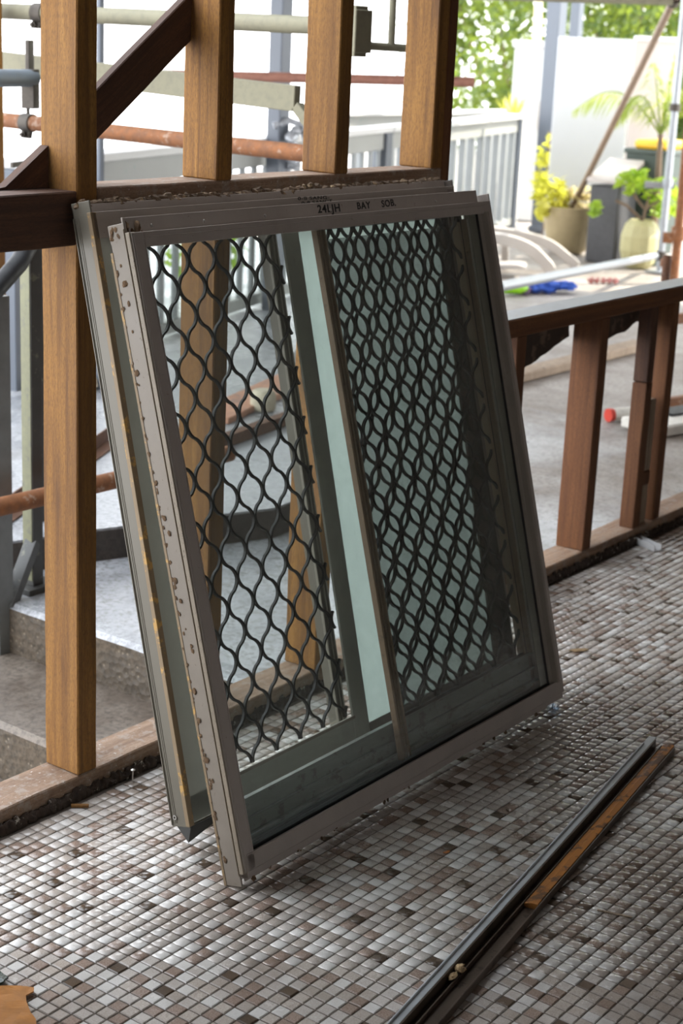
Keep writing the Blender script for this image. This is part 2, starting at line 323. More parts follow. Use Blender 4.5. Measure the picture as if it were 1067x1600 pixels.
class MB:
    """collects simple solids and links them as ONE mesh object"""
    def __init__(s): s.v = []; s.f = []; s.mi = []; s.cur = 0
    def add(s, vs, fs):
        k = len(s.v); s.v += [tuple(p) for p in vs]; s.f += [tuple(i + k for i in f) for f in fs]; s.mi += [s.cur] * len(fs); return s
    def box(s, x0, x1, y0, y1, z0, z1):
        vs = [(x, y, z) for x in (x0, x1) for y in (y0, y1) for z in (z0, z1)]
        return s.add(vs, [(0, 1, 3, 2), (4, 6, 7, 5), (0, 4, 5, 1), (2, 3, 7, 6), (0, 2, 6, 4), (1, 5, 7, 3)])
    def obox(s, c, ax, ay, az):
        c, ax, ay, az = Vector(c), Vector(ax), Vector(ay), Vector(az)
        vs = [c + ax * i + ay * j + az * k for i in (-1, 1) for j in (-1, 1) for k in (-1, 1)]
        return s.add(vs, [(0, 1, 3, 2), (4, 6, 7, 5), (0, 4, 5, 1), (2, 3, 7, 6), (0, 2, 6, 4), (1, 5, 7, 3)])
    def beam(s, p0, p1, w, h, up=(0, 0, 1)):
        p0, p1 = Vector(p0), Vector(p1); d = (p1 - p0); a = d.normalized(); sx = a.cross(Vector(up)).normalized(); sy = sx.cross(a)
        return s.obox((p0 + p1) / 2, sx * w / 2, sy * h / 2, d / 2)
    def tube(s, pts, r, n=14, cap=True):
        pts = [Vector(p) for p in pts]; rs = r if isinstance(r, (list, tuple)) else [r] * len(pts)
        d0 = (pts[1] - pts[0]).normalized(); ref = Vector((0, 0, 1)) if abs(d0.z) < 0.9 else Vector((1, 0, 0))
        x = d0.cross(ref).normalized(); vs = []; fs = []
        for i, p in enumerate(pts):
            d = (pts[min(i + 1, len(pts) - 1)] - pts[max(i - 1, 0)]).normalized()
            x = (x - d * x.dot(d)).normalized(); y = d.cross(x)
            for k in range(n):
                a = 2 * PI * k / n; vs.append(p + (x * math.cos(a) + y * math.sin(a)) * rs[i])
        for i in range(len(pts) - 1):
            for k in range(n):
                fs.append((i * n + k, i * n + (k + 1) % n, (i + 1) * n + (k + 1) % n, (i + 1) * n + k))
        if cap:
            fs.append(tuple(range(n - 1, -1, -1))); fs.append(tuple((len(pts) - 1) * n + k for k in range(n)))
        return s.add(vs, fs)
    def hollow(s, p0, p1, r, n=18, wall=0.004):
        """open tube with a real bore at both ends"""
        p0, p1 = Vector(p0), Vector(p1); d = (p1 - p0).normalized(); ref = Vector((0, 0, 1)) if abs(d.z) < 0.9 else Vector((1, 0, 0))
        x = d.cross(ref).normalized(); y = d.cross(x); vs = []; fs = []
        bore = min(0.12, (p1 - p0).length / 3)
        rings = [(p0 + d * bore, r - wall), (p0, r - wall), (p0, r), (p1, r), (p1, r - wall), (p1 - d * bore, r - wall)]
        for c, rr in rings:
            for k in range(n):
                a = 2 * PI * k / n; vs.append(c + (x * math.cos(a) + y * math.sin(a)) * rr)
        for i in range(5):
            for k in range(n):
                fs.append((i * n + k, i * n + (k + 1) % n, (i + 1) * n + (k + 1) % n, (i + 1) * n + k))
        fs.append(tuple(range(n))); fs.append(tuple(5 * n + k for k in range(n - 1, -1, -1)))
        return s.add(vs, fs)
    def ring(s, c, axis, r, w, th, a0=0, a1=2 * PI, n=26):
        """flat band wrapped about an axis"""
        c, d = Vector(c), Vector(axis).normalized(); ref = Vector((0, 0, 1)) if abs(d.z) < 0.9 else Vector((1, 0, 0))
        x = d.cross(ref).normalized(); y = d.cross(x); vs = []; fs = []; full = abs(a1 - a0) > 6.2
        for k in range(n + (0 if full else 1)):
            a = a0 + (a1 - a0) * k / n; e = x * math.cos(a) + y * math.sin(a)
            for rr, ww in ((r, -w), (r, w), (r + th, w), (r + th, -w)): vs.append(c + e * rr + d * ww / 2)
        m = n if full else n
        tot = n if full else n + 1
        for k in range(m):
            k2 = (k + 1) % tot
            for j in range(4): fs.append((k * 4 + j, k * 4 + (j + 1) % 4, k2 * 4 + (j + 1) % 4, k2 * 4 + j))
        if not full: fs.append((3, 2, 1, 0)); q = n * 4; fs.append((q, q + 1, q + 2, q + 3))
        return s.add(vs, fs)
    def lathe(s, prof, c=(0, 0, 0), n=28, sx=1, sy=1):
        vs = []; fs = []; c = Vector(c)
        for r, z in prof:
            for k in range(n):
                a = 2 * PI * k / n; vs.append(c + Vector((r * math.cos(a) * sx, r * math.sin(a) * sy, z)))
        for i in range(len(prof) - 1):
            for k in range(n): fs.append((i * n + k, i * n + (k + 1) % n, (i + 1) * n + (k + 1) % n, (i + 1) * n + k))
        fs.append(tuple(range(n - 1, -1, -1))); fs.append(tuple((len(prof) - 1) * n + k for k in range(n)))
        return s.add(vs, fs)
    def prism(s, poly, z0, z1):
        n = len(poly); vs = [(x, y, z0) for x, y in poly] + [(x, y, z1) for x, y in poly]
        return s.add(vs, [tuple(range(n - 1, -1, -1)), tuple(range(n, 2 * n))] + [(i, (i + 1) % n, n + (i + 1) % n, n + i) for i in range(n)])
    def prism_axis(s, poly, a0, a1, fn):
        """poly in 2D, extruded between a0 and a1; fn(u, v, a) -> point"""
        n = len(poly); vs = [fn(u, v, a0) for u, v in poly] + [fn(u, v, a1) for u, v in poly]
        return s.add(vs, [tuple(range(n - 1, -1, -1)), tuple(range(n, 2 * n))] + [(i, (i + 1) % n, n + (i + 1) % n, n + i) for i in range(n)])
    def blob(s, c, rx, ry, rz, seed=0, rough=0.25, nu=10, nv=7):
        c = Vector(c); vs = []; fs = []
        for j in range(nv + 1):
            th = PI * j / nv
            for i in range(nu):
                ph = 2 * PI * i / nu; p = Vector((math.sin(th) * math.cos(ph), math.sin(th) * math.sin(ph), math.cos(th)))
                k = 1 + rough * noise.noise(p * 1.7 + Vector((seed * 3.1, seed * 1.7, 0)))
                vs.append(c + Vector((p.x * rx * k, p.y * ry * k, p.z * rz * k)))
        for j in range(nv):
            for i in range(nu): fs.append((j * nu + i, (j + 1) * nu + i, (j + 1) * nu + (i + 1) % nu, j * nu + (i + 1) % nu))
        return s.add(vs, fs)
    def build(s, name, mat, parent=None, bevel=0.0, smooth=False, jitter=0.0, kind=None, label=None):
        me = bpy.data.meshes.new(name); me.from_pydata(s.v, [], s.f)
        mats = mat if isinstance(mat, (list, tuple)) else [mat]
        for m in mats: me.materials.append(m)
        if len(mats) > 1:
            for p, i in zip(me.polygons, s.mi): p.material_index = i
        bm = bmesh.new(); bm.from_mesh(me)
        bmesh.ops.recalc_face_normals(bm, faces=bm.faces)
        if bevel:
            ed = [e for e in bm.edges if len(e.link_faces) == 2 and e.calc_face_angle(0) > 0.6]
            bmesh.ops.bevel(bm, geom=ed, offset=bevel, segments=1, affect='EDGES', clamp_overlap=True)
        if jitter:
            for v in bm.verts:
                q = v.co * 9
                v.co += Vector((noise.noise(q), noise.noise(q + Vector((7, 3, 1))), noise.noise(q + Vector((2, 9, 5))))) * jitter
        if smooth:
            for f in bm.faces: f.smooth = True
            for e in bm.edges:
                if len(e.link_faces) == 2 and e.calc_face_angle(0) > 0.7: e.smooth = False
        bm.to_mesh(me); bm.free()
        o = bpy.data.objects.new(name, me); COL.objects.link(o)
        if parent: o.parent = parent
        if kind: o['kind'] = kind
        if label: o['label'] = label
        return o

def timber(name, x0, x1, y0, y1, z0, z1, mat, parent=None, axis='z', jitter=0.0012, bevel=0.0025, label=None):
    """a sawn length of timber, local z along the grain"""
    c = Vector(((x0 + x1) / 2, (y0 + y1) / 2, (z0 + z1) / 2)); d = Vector((x1 - x0, y1 - y0, z1 - z0))
    if axis == 'z': L, w, h, R = d.z, d.x, d.y, Matrix.Identity(3)
    elif axis == 'x': L, w, h, R = d.x, d.z, d.y, Matrix(((0, 0, 1), (0, 1, 0), (-1, 0, 0)))
    else: L, w, h, R = d.y, d.x, d.z, Matrix(((1, 0, 0), (0, 0, 1), (0, -1, 0)))
    return timber_m(name, c, R, w, h, L, mat, parent, jitter, bevel, label)

def timber_m(name, c, R, w, h, L, mat, parent=None, jitter=0.0012, bevel=0.0025, label=None):
    mb = MB(); n = max(2, int(L / 0.09)); vs = []; fs = []
    for i in range(n + 1):
        z = -L / 2 + L * i / n
        vs += [(-w / 2, -h / 2, z), (w / 2, -h / 2, z), (w / 2, h / 2, z), (-w / 2, h / 2, z)]
    for i in range(n):
        for k in range(4): fs.append((i * 4 + k, i * 4 + (k + 1) % 4, i * 4 + 4 + (k + 1) % 4, i * 4 + 4 + k))
    fs += [(3, 2, 1, 0), (n * 4, n * 4 + 1, n * 4 + 2, n * 4 + 3)]
    mb.add(vs, fs); o = mb.build(name, mat, parent, bevel, False, jitter, label=label)
    o.matrix_basis = Matrix.Translation(c) @ R.to_4x4()
    return o

# ================================================================== STRUCTURE
TP = 0.025                                                   # mosaic pitch
YW0, YW1 = 2.095, 2.185                                      # wall frame, room face / outer face
# ---- floor: bed + mosaic tiles
mb = MB(); mb.box(-3.0, 6.6, -3.2, 2.19, -0.20, -0.0022)
floor = mb.build('floor', GROUT); tag(floor, 'room floor of small cream, tan and brown mosaic tiles', None, None, 'structure')
TINTS = [((0.66, 0.645, 0.615), 0.10), ((0.55, 0.515, 0.475), 0.30), ((0.49, 0.445, 0.395), 0.40), ((0.36, 0.285, 0.235), 0.80), ((0.070, 0.052, 0.035), 0.25)]
def tile_verts(tx=0, ty=0, dz=0):
    a, b = 0.0098, 0.0115
    out = []
    for s, z in ((a, 0.0), (b, -0.0013), (b, -0.0035)):
        for i, j in ((-1, -1), (1, -1), (1, 1), (-1, 1)): out.append((i * s, j * s, z + dz + (i * s * tx + j * s * ty)))
    return out
TF = [(0, 1, 2, 3)] + [(4 + i, 4 + (i + 1) % 4, (i + 1) % 4, i) for i in range(4)] + [(8 + i, 8 + (i + 1) % 4, 4 + (i + 1) % 4, 4 + i) for i in range(4)]
def tile_class(rng, near):
    r = rng.random()
    if r < 0.075 and not near: return 4
    if r < 0.22: return 3
    if r < 0.50: return 2
    if r < 0.80: return 1
    return 0
rng = random.Random(11)
NX0, NX1 = int(0.3 / TP), int(6.2 / TP); NY0, NY1 = int(-0.5 / TP), int(2.075 / TP)
kinds = {}
for j in range(NY0, NY1):
    for i in range(NX0, NX1):
        near = any(kinds.get((i - a, j - b)) == 4 for a in (0, 1, 2) for b in (-1, 0, 1, 2))
        kinds[(i, j)] = tile_class(rng, near)
inv = M.inverted()
def in_view(x, y):
    p = inv @ Vector((x, y, 0))
    if p.z >= -0.1: return None
    px = 533.5 + F_PX * p.x / -p.z; py = 800 - F_PX * p.y / -p.z
    return (-p.z) if (-8 < px < 1075 and py < 1608) else None
vis = []
for (i, j) in kinds:
    d = in_view((i + .5) * TP, (j + .5) * TP)
    if d: vis.append((d, i, j))
vis.sort(); near_set = {(i, j) for d, i, j in vis[:300]}
def tint_mesh(name, cls, tx, ty, dz, jit):
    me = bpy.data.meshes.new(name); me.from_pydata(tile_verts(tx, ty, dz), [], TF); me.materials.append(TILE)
    ca = me.color_attributes.new('tint', 'FLOAT_COLOR', 'POINT'); c, mo = TINTS[cls]
    for k in range(12): ca.data[k].color = (c[0] * jit, c[1] * jit, c[2] * jit, mo)
    return me
variants = {c: [tint_mesh('tile', c, rng.uniform(-.02, .02), rng.uniform(-.02, .02), rng.uniform(-.0006, .0003), rng.uniform(.9, 1.1)) for _ in range(7)] for c in range(5)}
for (i, j) in sorted(near_set):
    o = bpy.data.objects.new('tile', rng.choice(variants[kinds[(i, j)]])); COL.objects.link(o); o.parent = floor
    o.location = ((i + .5) * TP, (j + .5) * TP, 0)
rest = [k for k in kinds if k not in near_set]
nT = len(rest); V = np.zeros((nT, 12, 3), np.float32); CC = np.zeros((nT, 12, 4), np.float32)
nr = np.random.RandomState(5)
ij = np.array(rest, np.float32)
base = np.array(tile_verts(), np.float32); tl = nr.uniform(-.013, .013, (nT, 2)).astype(np.float32); dz = nr.uniform(-.0007, .0003, nT).astype(np.float32)
V[:] = base[None]
V[:, :, 2] += base[None, :, 0] * tl[:, :1] + base[None, :, 1] * tl[:, 1:] + dz[:, None]
V[:, :, 0] += ((ij[:, 0] + .5) * TP)[:, None]; V[:, :, 1] += ((ij[:, 1] + .5) * TP)[:, None]
tc = np.array([[*TINTS[kinds[k]][0], TINTS[kinds[k]][1]] for k in rest], np.float32)
tc[:, :3] *= nr.uniform(.88, 1.12, nT)[:, None]
CC[:] = tc[:, None, :]
me = bpy.data.meshes.new('tile')
tf = np.array(TF, np.int32); loops = (tf[None] + (np.arange(nT, dtype=np.int32) * 12)[:, None, None]).reshape(-1)
me.vertices.add(nT * 12); me.vertices.foreach_set('co', V.reshape(-1))
me.loops.add(len(loops)); me.loops.foreach_set('vertex_index', loops)
nF = nT * 9; me.polygons.add(nF); me.polygons.foreach_set('loop_start', np.arange(0, nF * 4, 4, dtype=np.int32))
me.update(calc_edges=True); me.validate()
ca = me.color_attributes.new('tint', 'FLOAT_COLOR', 'POINT'); ca.data.foreach_set('color', CC.reshape(-1))
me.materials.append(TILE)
o = bpy.data.objects.new('tile', me); COL.objects.link(o); o.parent = floor; o['kind'] = 'stuff'

# ---- ceiling and the closed walls of the room behind the camera
mb = MB(); mb.box(-3.0, 6.8, -3.2, 2.35, 2.62, 2.74)
tag(mb.build('ceiling', CEIL), 'plain board ceiling over the stripped room', None, None, 'structure')
mb = MB(); mb.box(3.9, 11.4, 2.36, 6.4, 2.66, 2.74); mb.box(6.85, 11.4, 0.8, 2.36, 2.66, 2.74)  # unseen roof suggested by the posts; its reach is set to shade the right
tag(mb.build('unseen_veranda_roof', CEIL), 'unseen veranda roof over the right hand landing, its reach set for shade', None, None, 'structure')
mb = MB(); mb.box(-3.0, 0.2, -3.3, -3.2, -0.2, 2.62); mb.box(1.7, 6.6, -3.3, -3.2, -0.2, 2.62); mb.box(0.2, 1.7, -3.3, -3.2, -0.2, 1.0); mb.box(0.2, 1.7, -3.3, -3.2, 1.95, 2.62)  # unseen opening added in the rear wall to let fill light in
tag(mb.build('wall_rear', PLASTER), 'plastered wall behind the photographer, with an opening added for fill light', None, None, 'structure')

mb = MB(); mb.box(-3.1, -3.0, -3.2, 2.19, -0.2, 2.62)
tag(mb.build('wall_side', PLASTER), 'plain plastered side wall at the left end of the room', None, None, 'structure')
mb = MB(); mb.box(-3.0, 1.198, YW0, YW1, -0.2, 2.62)
tag(mb.build('wall_left_sheeted', PLASTER), 'sheeted wall continuing left of the stripped studs', None, None, 'structure')
mb = MB(); mb.box(6.6, 6.7, -3.2, 2.19, -0.2, 2.62)
tag(mb.build('wall_end', PLASTER), 'plain plastered wall at the right end of the room', None, None, 'structure')

# ---- stripped timber wall frame (left, full height)
wl = empty('wall_left', (2.6, YW0, 0)); tag(wl, 'stripped hardwood stud wall frame, window height studs left', None, None, 'structure')
def child(o, p):
    mw = o.matrix_basis.copy(); o.parent = p; o.matrix_basis = Matrix.Translation(-Vector(p.location)) @ mw; return o
timber_l = lambda *a, **k: child(timber(*a, **k), wl)
timber_l('bottom_plate', 1.2, 3.24, YW0, YW1, 0.004, 0.047, WOOD_P, axis='x', jitter=0.003)
timber_l('top_plate', 1.2, 6.4, YW0, YW1, 2.55, 2.60, WOOD, axis='x')
timber_l('corner_stud', 2.047, 2.098, YW0, YW1, 0.047, 2.55, WOOD, jitter=0.0018)
for x0, x1 in ((2.420, 2.465), (2.800, 2.845)):
    timber_l('stud', x0, x1, YW0, YW1, 1.170, 2.55, WOOD, jitter=0.0025)
    timber_l('cripple_stud', x0, x1, YW0, YW1, 0.047, 1.125, WOOD, jitter=0.002)
timber_l('stud', 3.165, 3.208, YW0, YW1, 1.170, 2.55, WOOD, jitter=0.002)
timber_l('cripple_stud', 3.165, 3.208, YW0, YW1, 0.047, 1.125, WOOD, jitter=0.002)
timber_l('end_stud', 3.209, 3.245, YW0 + .002, YW1, 0.047, 2.55, WOOD_R, jitter=0.001)
timber_l('sill_plate', 2.099, 3.208, YW0, YW1, 1.125, 1.170, WOOD_P, axis='x', jitter=0.002)
timber_l('noggin', 1.245, 2.046, YW0, YW1, 1.070, 1.165, WOOD_D, axis='x', jitter=0.003)
timber_l('stud', 1.20, 1.245, YW0, YW1, 0.047, 2.55, WOOD, jitter=0.002)
def brace(p0, p1, w, h, yc, cut0, cut1):
    """diagonal brace with plumb-cut ends: a parallelogram of vertical depth w between x0 and x1"""
    mb = MB(); (x0, z0), (x1, z1) = p0, p1; n = 8; vs = []; fs = []
    L = math.hypot(x1 - x0, z1 - z0); a = math.atan2(z1 - z0, x1 - x0)
    c = Vector(((x0 + x1) / 2, yc, (z0 + z1) / 2))
    R = Matrix(((math.sin(a), 0, math.cos(a)), (0, 1, 0), (-math.cos(a), 0, math.sin(a))))
    Ri = R.inverted()
    for i in range(n + 1):
        x = x0 + (x1 - x0) * i / n; z = z0 + (z1 - z0) * i / n
        for dy, dzz in ((-h / 2, -w / 2), (h / 2, -w / 2), (h / 2, w / 2), (-h / 2, w / 2)):
            zz = z + dzz
            if cut0 is not None: zz = max(zz, cut0)
            vs.append(Ri @ (Vector((x, yc + dy, zz)) - c))
    for i in range(n):
        for k in range(4): fs.append((i * 4 + k, i * 4 + (k + 1) % 4, i * 4 + 4 + (k + 1) % 4, i * 4 + 4 + k))
    fs += [(3, 2, 1, 0), (n * 4, n * 4 + 1, n * 4 + 2, n * 4 + 3)]
    mb.add(vs, fs); o = mb.build('brace', WOOD_D, None, 0.002, False, 0.001)
    o.matrix_basis = Matrix.Translation(c) @ R.to_4x4(); return child(o, wl)
brace((2.099, 1.242), (2.419, 1.472), 0.090, 0.020, 2.175, None, None)
brace((1.78, 1.012), (2.046, 1.194), 0.090, 0.020, 2.175, 1.166, None)
# tile glue and torn edge under the plate
mb = MB(); r2 = random.Random(3)
for k in range(150):
    x = 1.26 + k * 0.013; mb.blob((x, YW0 - .002 + r2.uniform(-.004, .002), 0.006), 0.013, 0.006 + r2.random() * .004, 0.008 + r2.random() * .012, k, 0.5, 7, 5)
child(mb.build('glue_residue', RESIDUE, None, kind='stuff'), wl)

# ---- dwarf wall frame (right)
wr = empty('wall_right', (4.4, YW0, 0)); tag(wr, 'low stripped hardwood stud wall with a flat top plate', None, None, 'structure')
timber_r = lambda *a, **k: child(timber(*a, **k), wr)
timber_r('bottom_plate', 3.25, 6.2, YW0, YW1, 0.004, 0.047, WOOD_P, axis='x', jitter=0.003)
timber_r('top_plate', 3.25, 6.2, YW0, YW1, 0.730, 0.776, WOOD_R, axis='x', jitter=0.002)
mb = MB(); mb.box(3.25, 6.2, YW0 + .004, YW1 - .002, 0.7765, 0.7785)  # added pale strip: the lit top of the plate, put in as colour
child(mb.build('lit_top_strip', plain('pale_lit_plate_top', (0.27, 0.278, 0.285), 0.42, 0, 0.25, 30, 0.15, (0.22, 0.17, 0.12), 70, 0.62)), wr)
timber_r('stud', 3.615, 3.662, YW0, YW1, 0.047, 0.730, WOOD_R, jitter=0.002)
timber_r('stud', 4.075, 4.122, YW0, YW1, 0.047, 0.730, WOOD_R, jitter=0.002)
timber_r('packer_stud', 4.398, 4.441, YW0 + .002, YW0 + .05, 0.047, 0.50, WOOD_R, jitter=0.002)
timber_r('packer_stud', 4.402, 4.441, YW0 + .004, YW0 + .05, 0.501, 0.730, WOOD_D, jitter=0.003)
timber_r('packer_block', 4.442, 4.500, YW0 + .012, YW0 + .05, 0.047, 0.17, WOOD_G, jitter=0.001)
timber_r('packer_block', 4.442, 4.500, YW0 + .010, YW0 + .05, 0.171, 0.215, WOOD_R, jitter=0.001)
timber_r('packer_block', 4.442, 4.500, YW0 + .012, YW0 + .05, 0.216, 0.44, WOOD_G, jitter=0.001)
timber_r('stud', 4.528, 4.574, YW0, YW1, 0.047, 0.730, WOOD_R, jitter=0.002)
timber_r('stud', 5.02, 5.066, YW0, YW1, 0.047, 0.730, WOOD_R, jitter=0.002)
timber_r('stud', 5.50, 5.546, YW0, YW1, 0.047, 0.730, WOOD_R, jitter=0.002)
timber_r('stud', 5.98, 6.026, YW0, YW1, 0.047, 0.730, WOOD_R, jitter=0.002)
mb = MB(); r2 = random.Random(5)
for k in range(190):
    x = 3.26 + k * 0.0135; mb.blob((x, YW0 - .005 + r2.uniform(-.004, .002), 0.009), 0.012, 0.008, 0.010 + r2.random() * .008, k, 0.5, 7, 5)
child(mb.build('glue_residue', RESIDUE, None, kind='stuff'), wr)
# torn building paper sagging behind the dwarf wall
def paper(x0, x1, ztop, zb, seed):
    mb = MB(); nx, nz = 16, 5; vs = []; fs = []
    for j in range(nz + 1):
        for i in range(nx + 1):
            u = i / nx; x = x0 + (x1 - x0) * u; bot = zb(u) + 0.012 * noise.noise(Vector((u * 6, seed, 0)))
            z = ztop + (bot - ztop) * j / nz
            vs.append((x, YW1 + .006 + 0.018 * (0.5 + 0.5 * noise.noise(Vector((u * 3, j * .5, seed)))) * j / nz, z))
    m0 = len(vs)
    vs += [(x, y + .0015, z) for x, y, z in vs]
    for j in range(nz):
        for i in range(nx):
            a = j * (nx + 1) + i; q = (a, a + 1, a + nx + 2, a + nx + 1); fs.append(q); fs.append(tuple(k + m0 for k in reversed(q)))
    for i in range(nx):
        a = nz * (nx + 1) + i; fs.append((a, a + 1, a + 1 + m0, a + m0))
    mb.add(vs, fs); return child(mb.build('building_paper', PAPER_B, None, smooth=True), wr)
paper(3.66, 4.075, 0.775, lambda u: 0.575 + 0.115 * max(0, u - .25) ** 0.8, 1)
paper(4.125, 4.53, 0.775, lambda u: 0.60 + 0.06 * u, 4)

# ---- outdoor ground, raised slab and side steps
mb = MB()
mb.prism([(2.79, YW1 + .01), (22, YW1 + .01), (22, 16), (8, 9), (2.79, 7.5)], -0.25, -0.012)
tag(mb.build('ground', GROUND, jitter=0.0), 'wet grey concrete landing, browner with dirt to the right, outside the wall', None, None, 'structure')
mb = MB(); mb.cur = 0
mb.prism([(2.15, 3.50), (3.17, 3.16), (3.70, 2.945), (4.05, 2.98), (4.35, 3.25), (5.6, 4.4), (9.0, 6.6), (9, 9), (2.15, 7.4)], 0.004, 0.083)
mb.cur = 1  # darker strip along the front edge of the slab
mb.prism([(2.15, 3.497), (3.169, 3.157), (3.70, 2.942), (4.052, 2.976), (4.05, 2.99), (3.70, 2.955), (3.17, 3.17), (2.15, 3.51)], -0.011, 0.076)
tag(mb.build('raised_slab', [CONC, CONC_D], jitter=0.002), 'raised concrete slab with a dark edge', None, None, 'structure')
st = empty('side_steps', (2.5, 2.7, -0.15)); tag(st, 'exposed aggregate concrete steps going down on the left', None, None, 'structure')
def step(name, x0, x1, z0, z1, mat):
    mb = MB(); n = 26; vs = []; fs = []
    for i in range(n + 1):
        y = YW1 + .012 + (3.75 - YW1) * i / n; e = 0.008 * noise.noise(Vector((x0 * 5, y * 6, z1)))
        vs += [(x0 + e, y, z0), (x0 + e, y, z1 - .012), (x0 + e + .014, y, z1), (x1, y, z1), (x1, y, z0)]
    for i in range(n):
        for k in range(5): fs.append((i * 5 + k, i * 5 + (k + 1) % 5, i * 5 + 5 + (k + 1) % 5, i * 5 + 5 + k))
    fs += [(4, 3, 2, 1, 0), tuple(n * 5 + k for k in range(5))]
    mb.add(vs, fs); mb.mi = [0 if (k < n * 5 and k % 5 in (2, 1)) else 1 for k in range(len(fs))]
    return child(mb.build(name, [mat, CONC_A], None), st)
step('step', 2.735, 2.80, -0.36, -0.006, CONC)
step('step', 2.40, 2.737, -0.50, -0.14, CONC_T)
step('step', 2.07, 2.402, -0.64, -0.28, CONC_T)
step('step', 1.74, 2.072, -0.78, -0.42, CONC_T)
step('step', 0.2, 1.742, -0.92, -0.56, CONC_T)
mb = MB(); mb.prism([(-2, YW1 + .01), (2.2, YW1 + .01), (2.2, 7.5), (-2, 7.5)], -1.0, -0.80)
tag(mb.build('lower_ground', CONC_B), 'lower yard level at the foot of the side steps', None, None, 'structure')
mb = MB(); mb.prism([(22.05, 16.5), (40, 26), (70, 30), (70, -20), (22.05, -20)], -3.2, -3.0)
tag(mb.build('hillside', plain('grass_slope', (0.10, 0.16, 0.04), 0.9, 0, 0.4, 2, 0.2)), 'green slope falling away below the deck', None, None, 'structure')

# ================================================================== WINDOWS
def grille_mesh(x0, x1, z0, z1, p, T, phase=0.0, w=0.0036, dep=0.009, y=0.0, xo=0.0):
    """security grille: wavy flat strips that touch at staggered nodes, cut to the opening"""
    mb = MB(); n0 = int(math.floor((x0 - xo) / p)) - 1; n1 = int(math.ceil((x1 - xo) / p)) + 1
    A = p / 2 - w * 0.35; dzs = T / 20
    for k in range(n0, n1 + 1):
        sgn = 1 if k % 2 == 0 else -1; run = []
        zz = z0
        def flush(run):
            if len(run) < 2: return
            vs = []; fs = []
            for (x, z, tx, tz) in run:
                nx, nz = tz, -tx
                for a, b in ((-1, -1), (1, -1), (1, 1), (-1, 1)):
                    vs.append((x + nx * a * w / 2, y + b * dep / 2, z + nz * a * w / 2))
            m = len(run)
            for i in range(m - 1):
                for q in range(4): fs.append((i * 4 + q, i * 4 + (q + 1) % 4, i * 4 + 4 + (q + 1) % 4, i * 4 + 4 + q))
            fs += [(3, 2, 1, 0), tuple((m - 1) * 4 + q for q in range(4))]
            mb.add(vs, fs)
        def wave(z):
            c = math.cos(2 * PI * (z / T + phase)); s = abs(c) ** 0.72
            return A * (s if c >= 0 else -s)
        while zz <= z1 + 1e-6:
            x = xo + k * p + sgn * wave(zz)
            dx = sgn * (wave(zz + .001) - wave(zz - .001)); tv = Vector((dx, 0, .002)).normalized()
            if x0 <= x <= x1: run.append((x, zz, tv.x, tv.z))
            else: flush(run); run = []
            zz += dzs
        flush(run)
    return mb

def lumps(mb, spots, seed=0, r=0.006):
    rr = random.Random(seed)
    for (x, y, z) in spots:
        for _ in range(rr.randint(1, 3)):
            q = r * rr.uniform(.5, 1.2)
            mb.blob((x + rr.uniform(-r, r) * .2, y + rr.uniform(-r, r) * .9, z + rr.uniform(-r, r) * 1.4), q * .22, q, q * 1.2, rr.random() * 50, 0.6, 7, 5)

# local frame of a window: x along the wall, z up the leaning sash, -y out towards the room
A1 = math.radians(14.75)
w1 = empty('sliding_window', (2.54, 1.655, 0.0), (-A1, 0, 0))
tag(w1, 'front aluminium sliding window with dusty clear glass, leaning nearest the room', 'window')
XL, XR, X0 = 1.976, 3.108, 2.54
L = XL - X0; Rr = XR - X0
def nb(mb, x0, x1, n0, n1, v0, v1): return mb.box(x0, x1, -n1, -n0, v0, v1)
# left jamb
mb = MB(); nb(mb, L, L + .004, 0.0, .038, 0.0, 1.160); nb(mb, L + .002, L + .006, .001, .004, .0, 1.155)
nb(mb, L, L + .040, 0.0, .003, .03, 1.13); nb(mb, L + .010, L + .014, .003, .044, .03, 1.13); nb(mb, L + .022, L + .025, .003, .030, .03, 1.13)
lj = mb.build('left_jamb', ALU_L, w1, 0.0008)
mb = MB(); nb(mb, L - .0018, L + .012, .039, .049, .024, 1.143); nb(mb, L - .0022, L + .004, .0355, .0375, .02, 1.15)
mb.build('jamb_ridge', ALU_SP, lj, 0.0008, label='pale ridge peppered with dark specks')
mb = MB(); nb(mb, L + .001, L + .031, .047, .051, .026, 1.142); nb(mb, L + .004, L + .006, .050, .0525, .03, 1.14); nb(mb, L + .0285, L + .031, .044, .0525, .05, 1.13)
mb.build('jamb_face', ALU, lj, 0.0008)
mb = MB(); nb(mb, L - .0008, L + .0025, -.003, .0025, .0, 1.115)
mb.build('timber_bead', ALU_T, lj, 0.0, False, 0.0009, label='raw tan edge strip, flaking')
mb = MB(); rr = random.Random(4)
lumps(mb, [(L - .0005, -rr.uniform(.004, .02), v) for v in (.045, .13, .19, .235, .30, .36, .43, .465, .52, .545, .63, .66, .72, .83, .91, .98, 1.03, 1.06, 1.09)], 9, 0.0042)
lumps(mb, [(L - .0005, -rr.uniform(.001, .006), .06 + 1.05 * k / 34) for k in range(34)], 12, 0.0028)
lumps(mb, [(L - .0005, -rr.uniform(.0, .03), 1.135 + .02 * rr.random()) for k in range(7)], 14, 0.004)
mb.build('mud_spots', MUD, lj, kind='stuff')
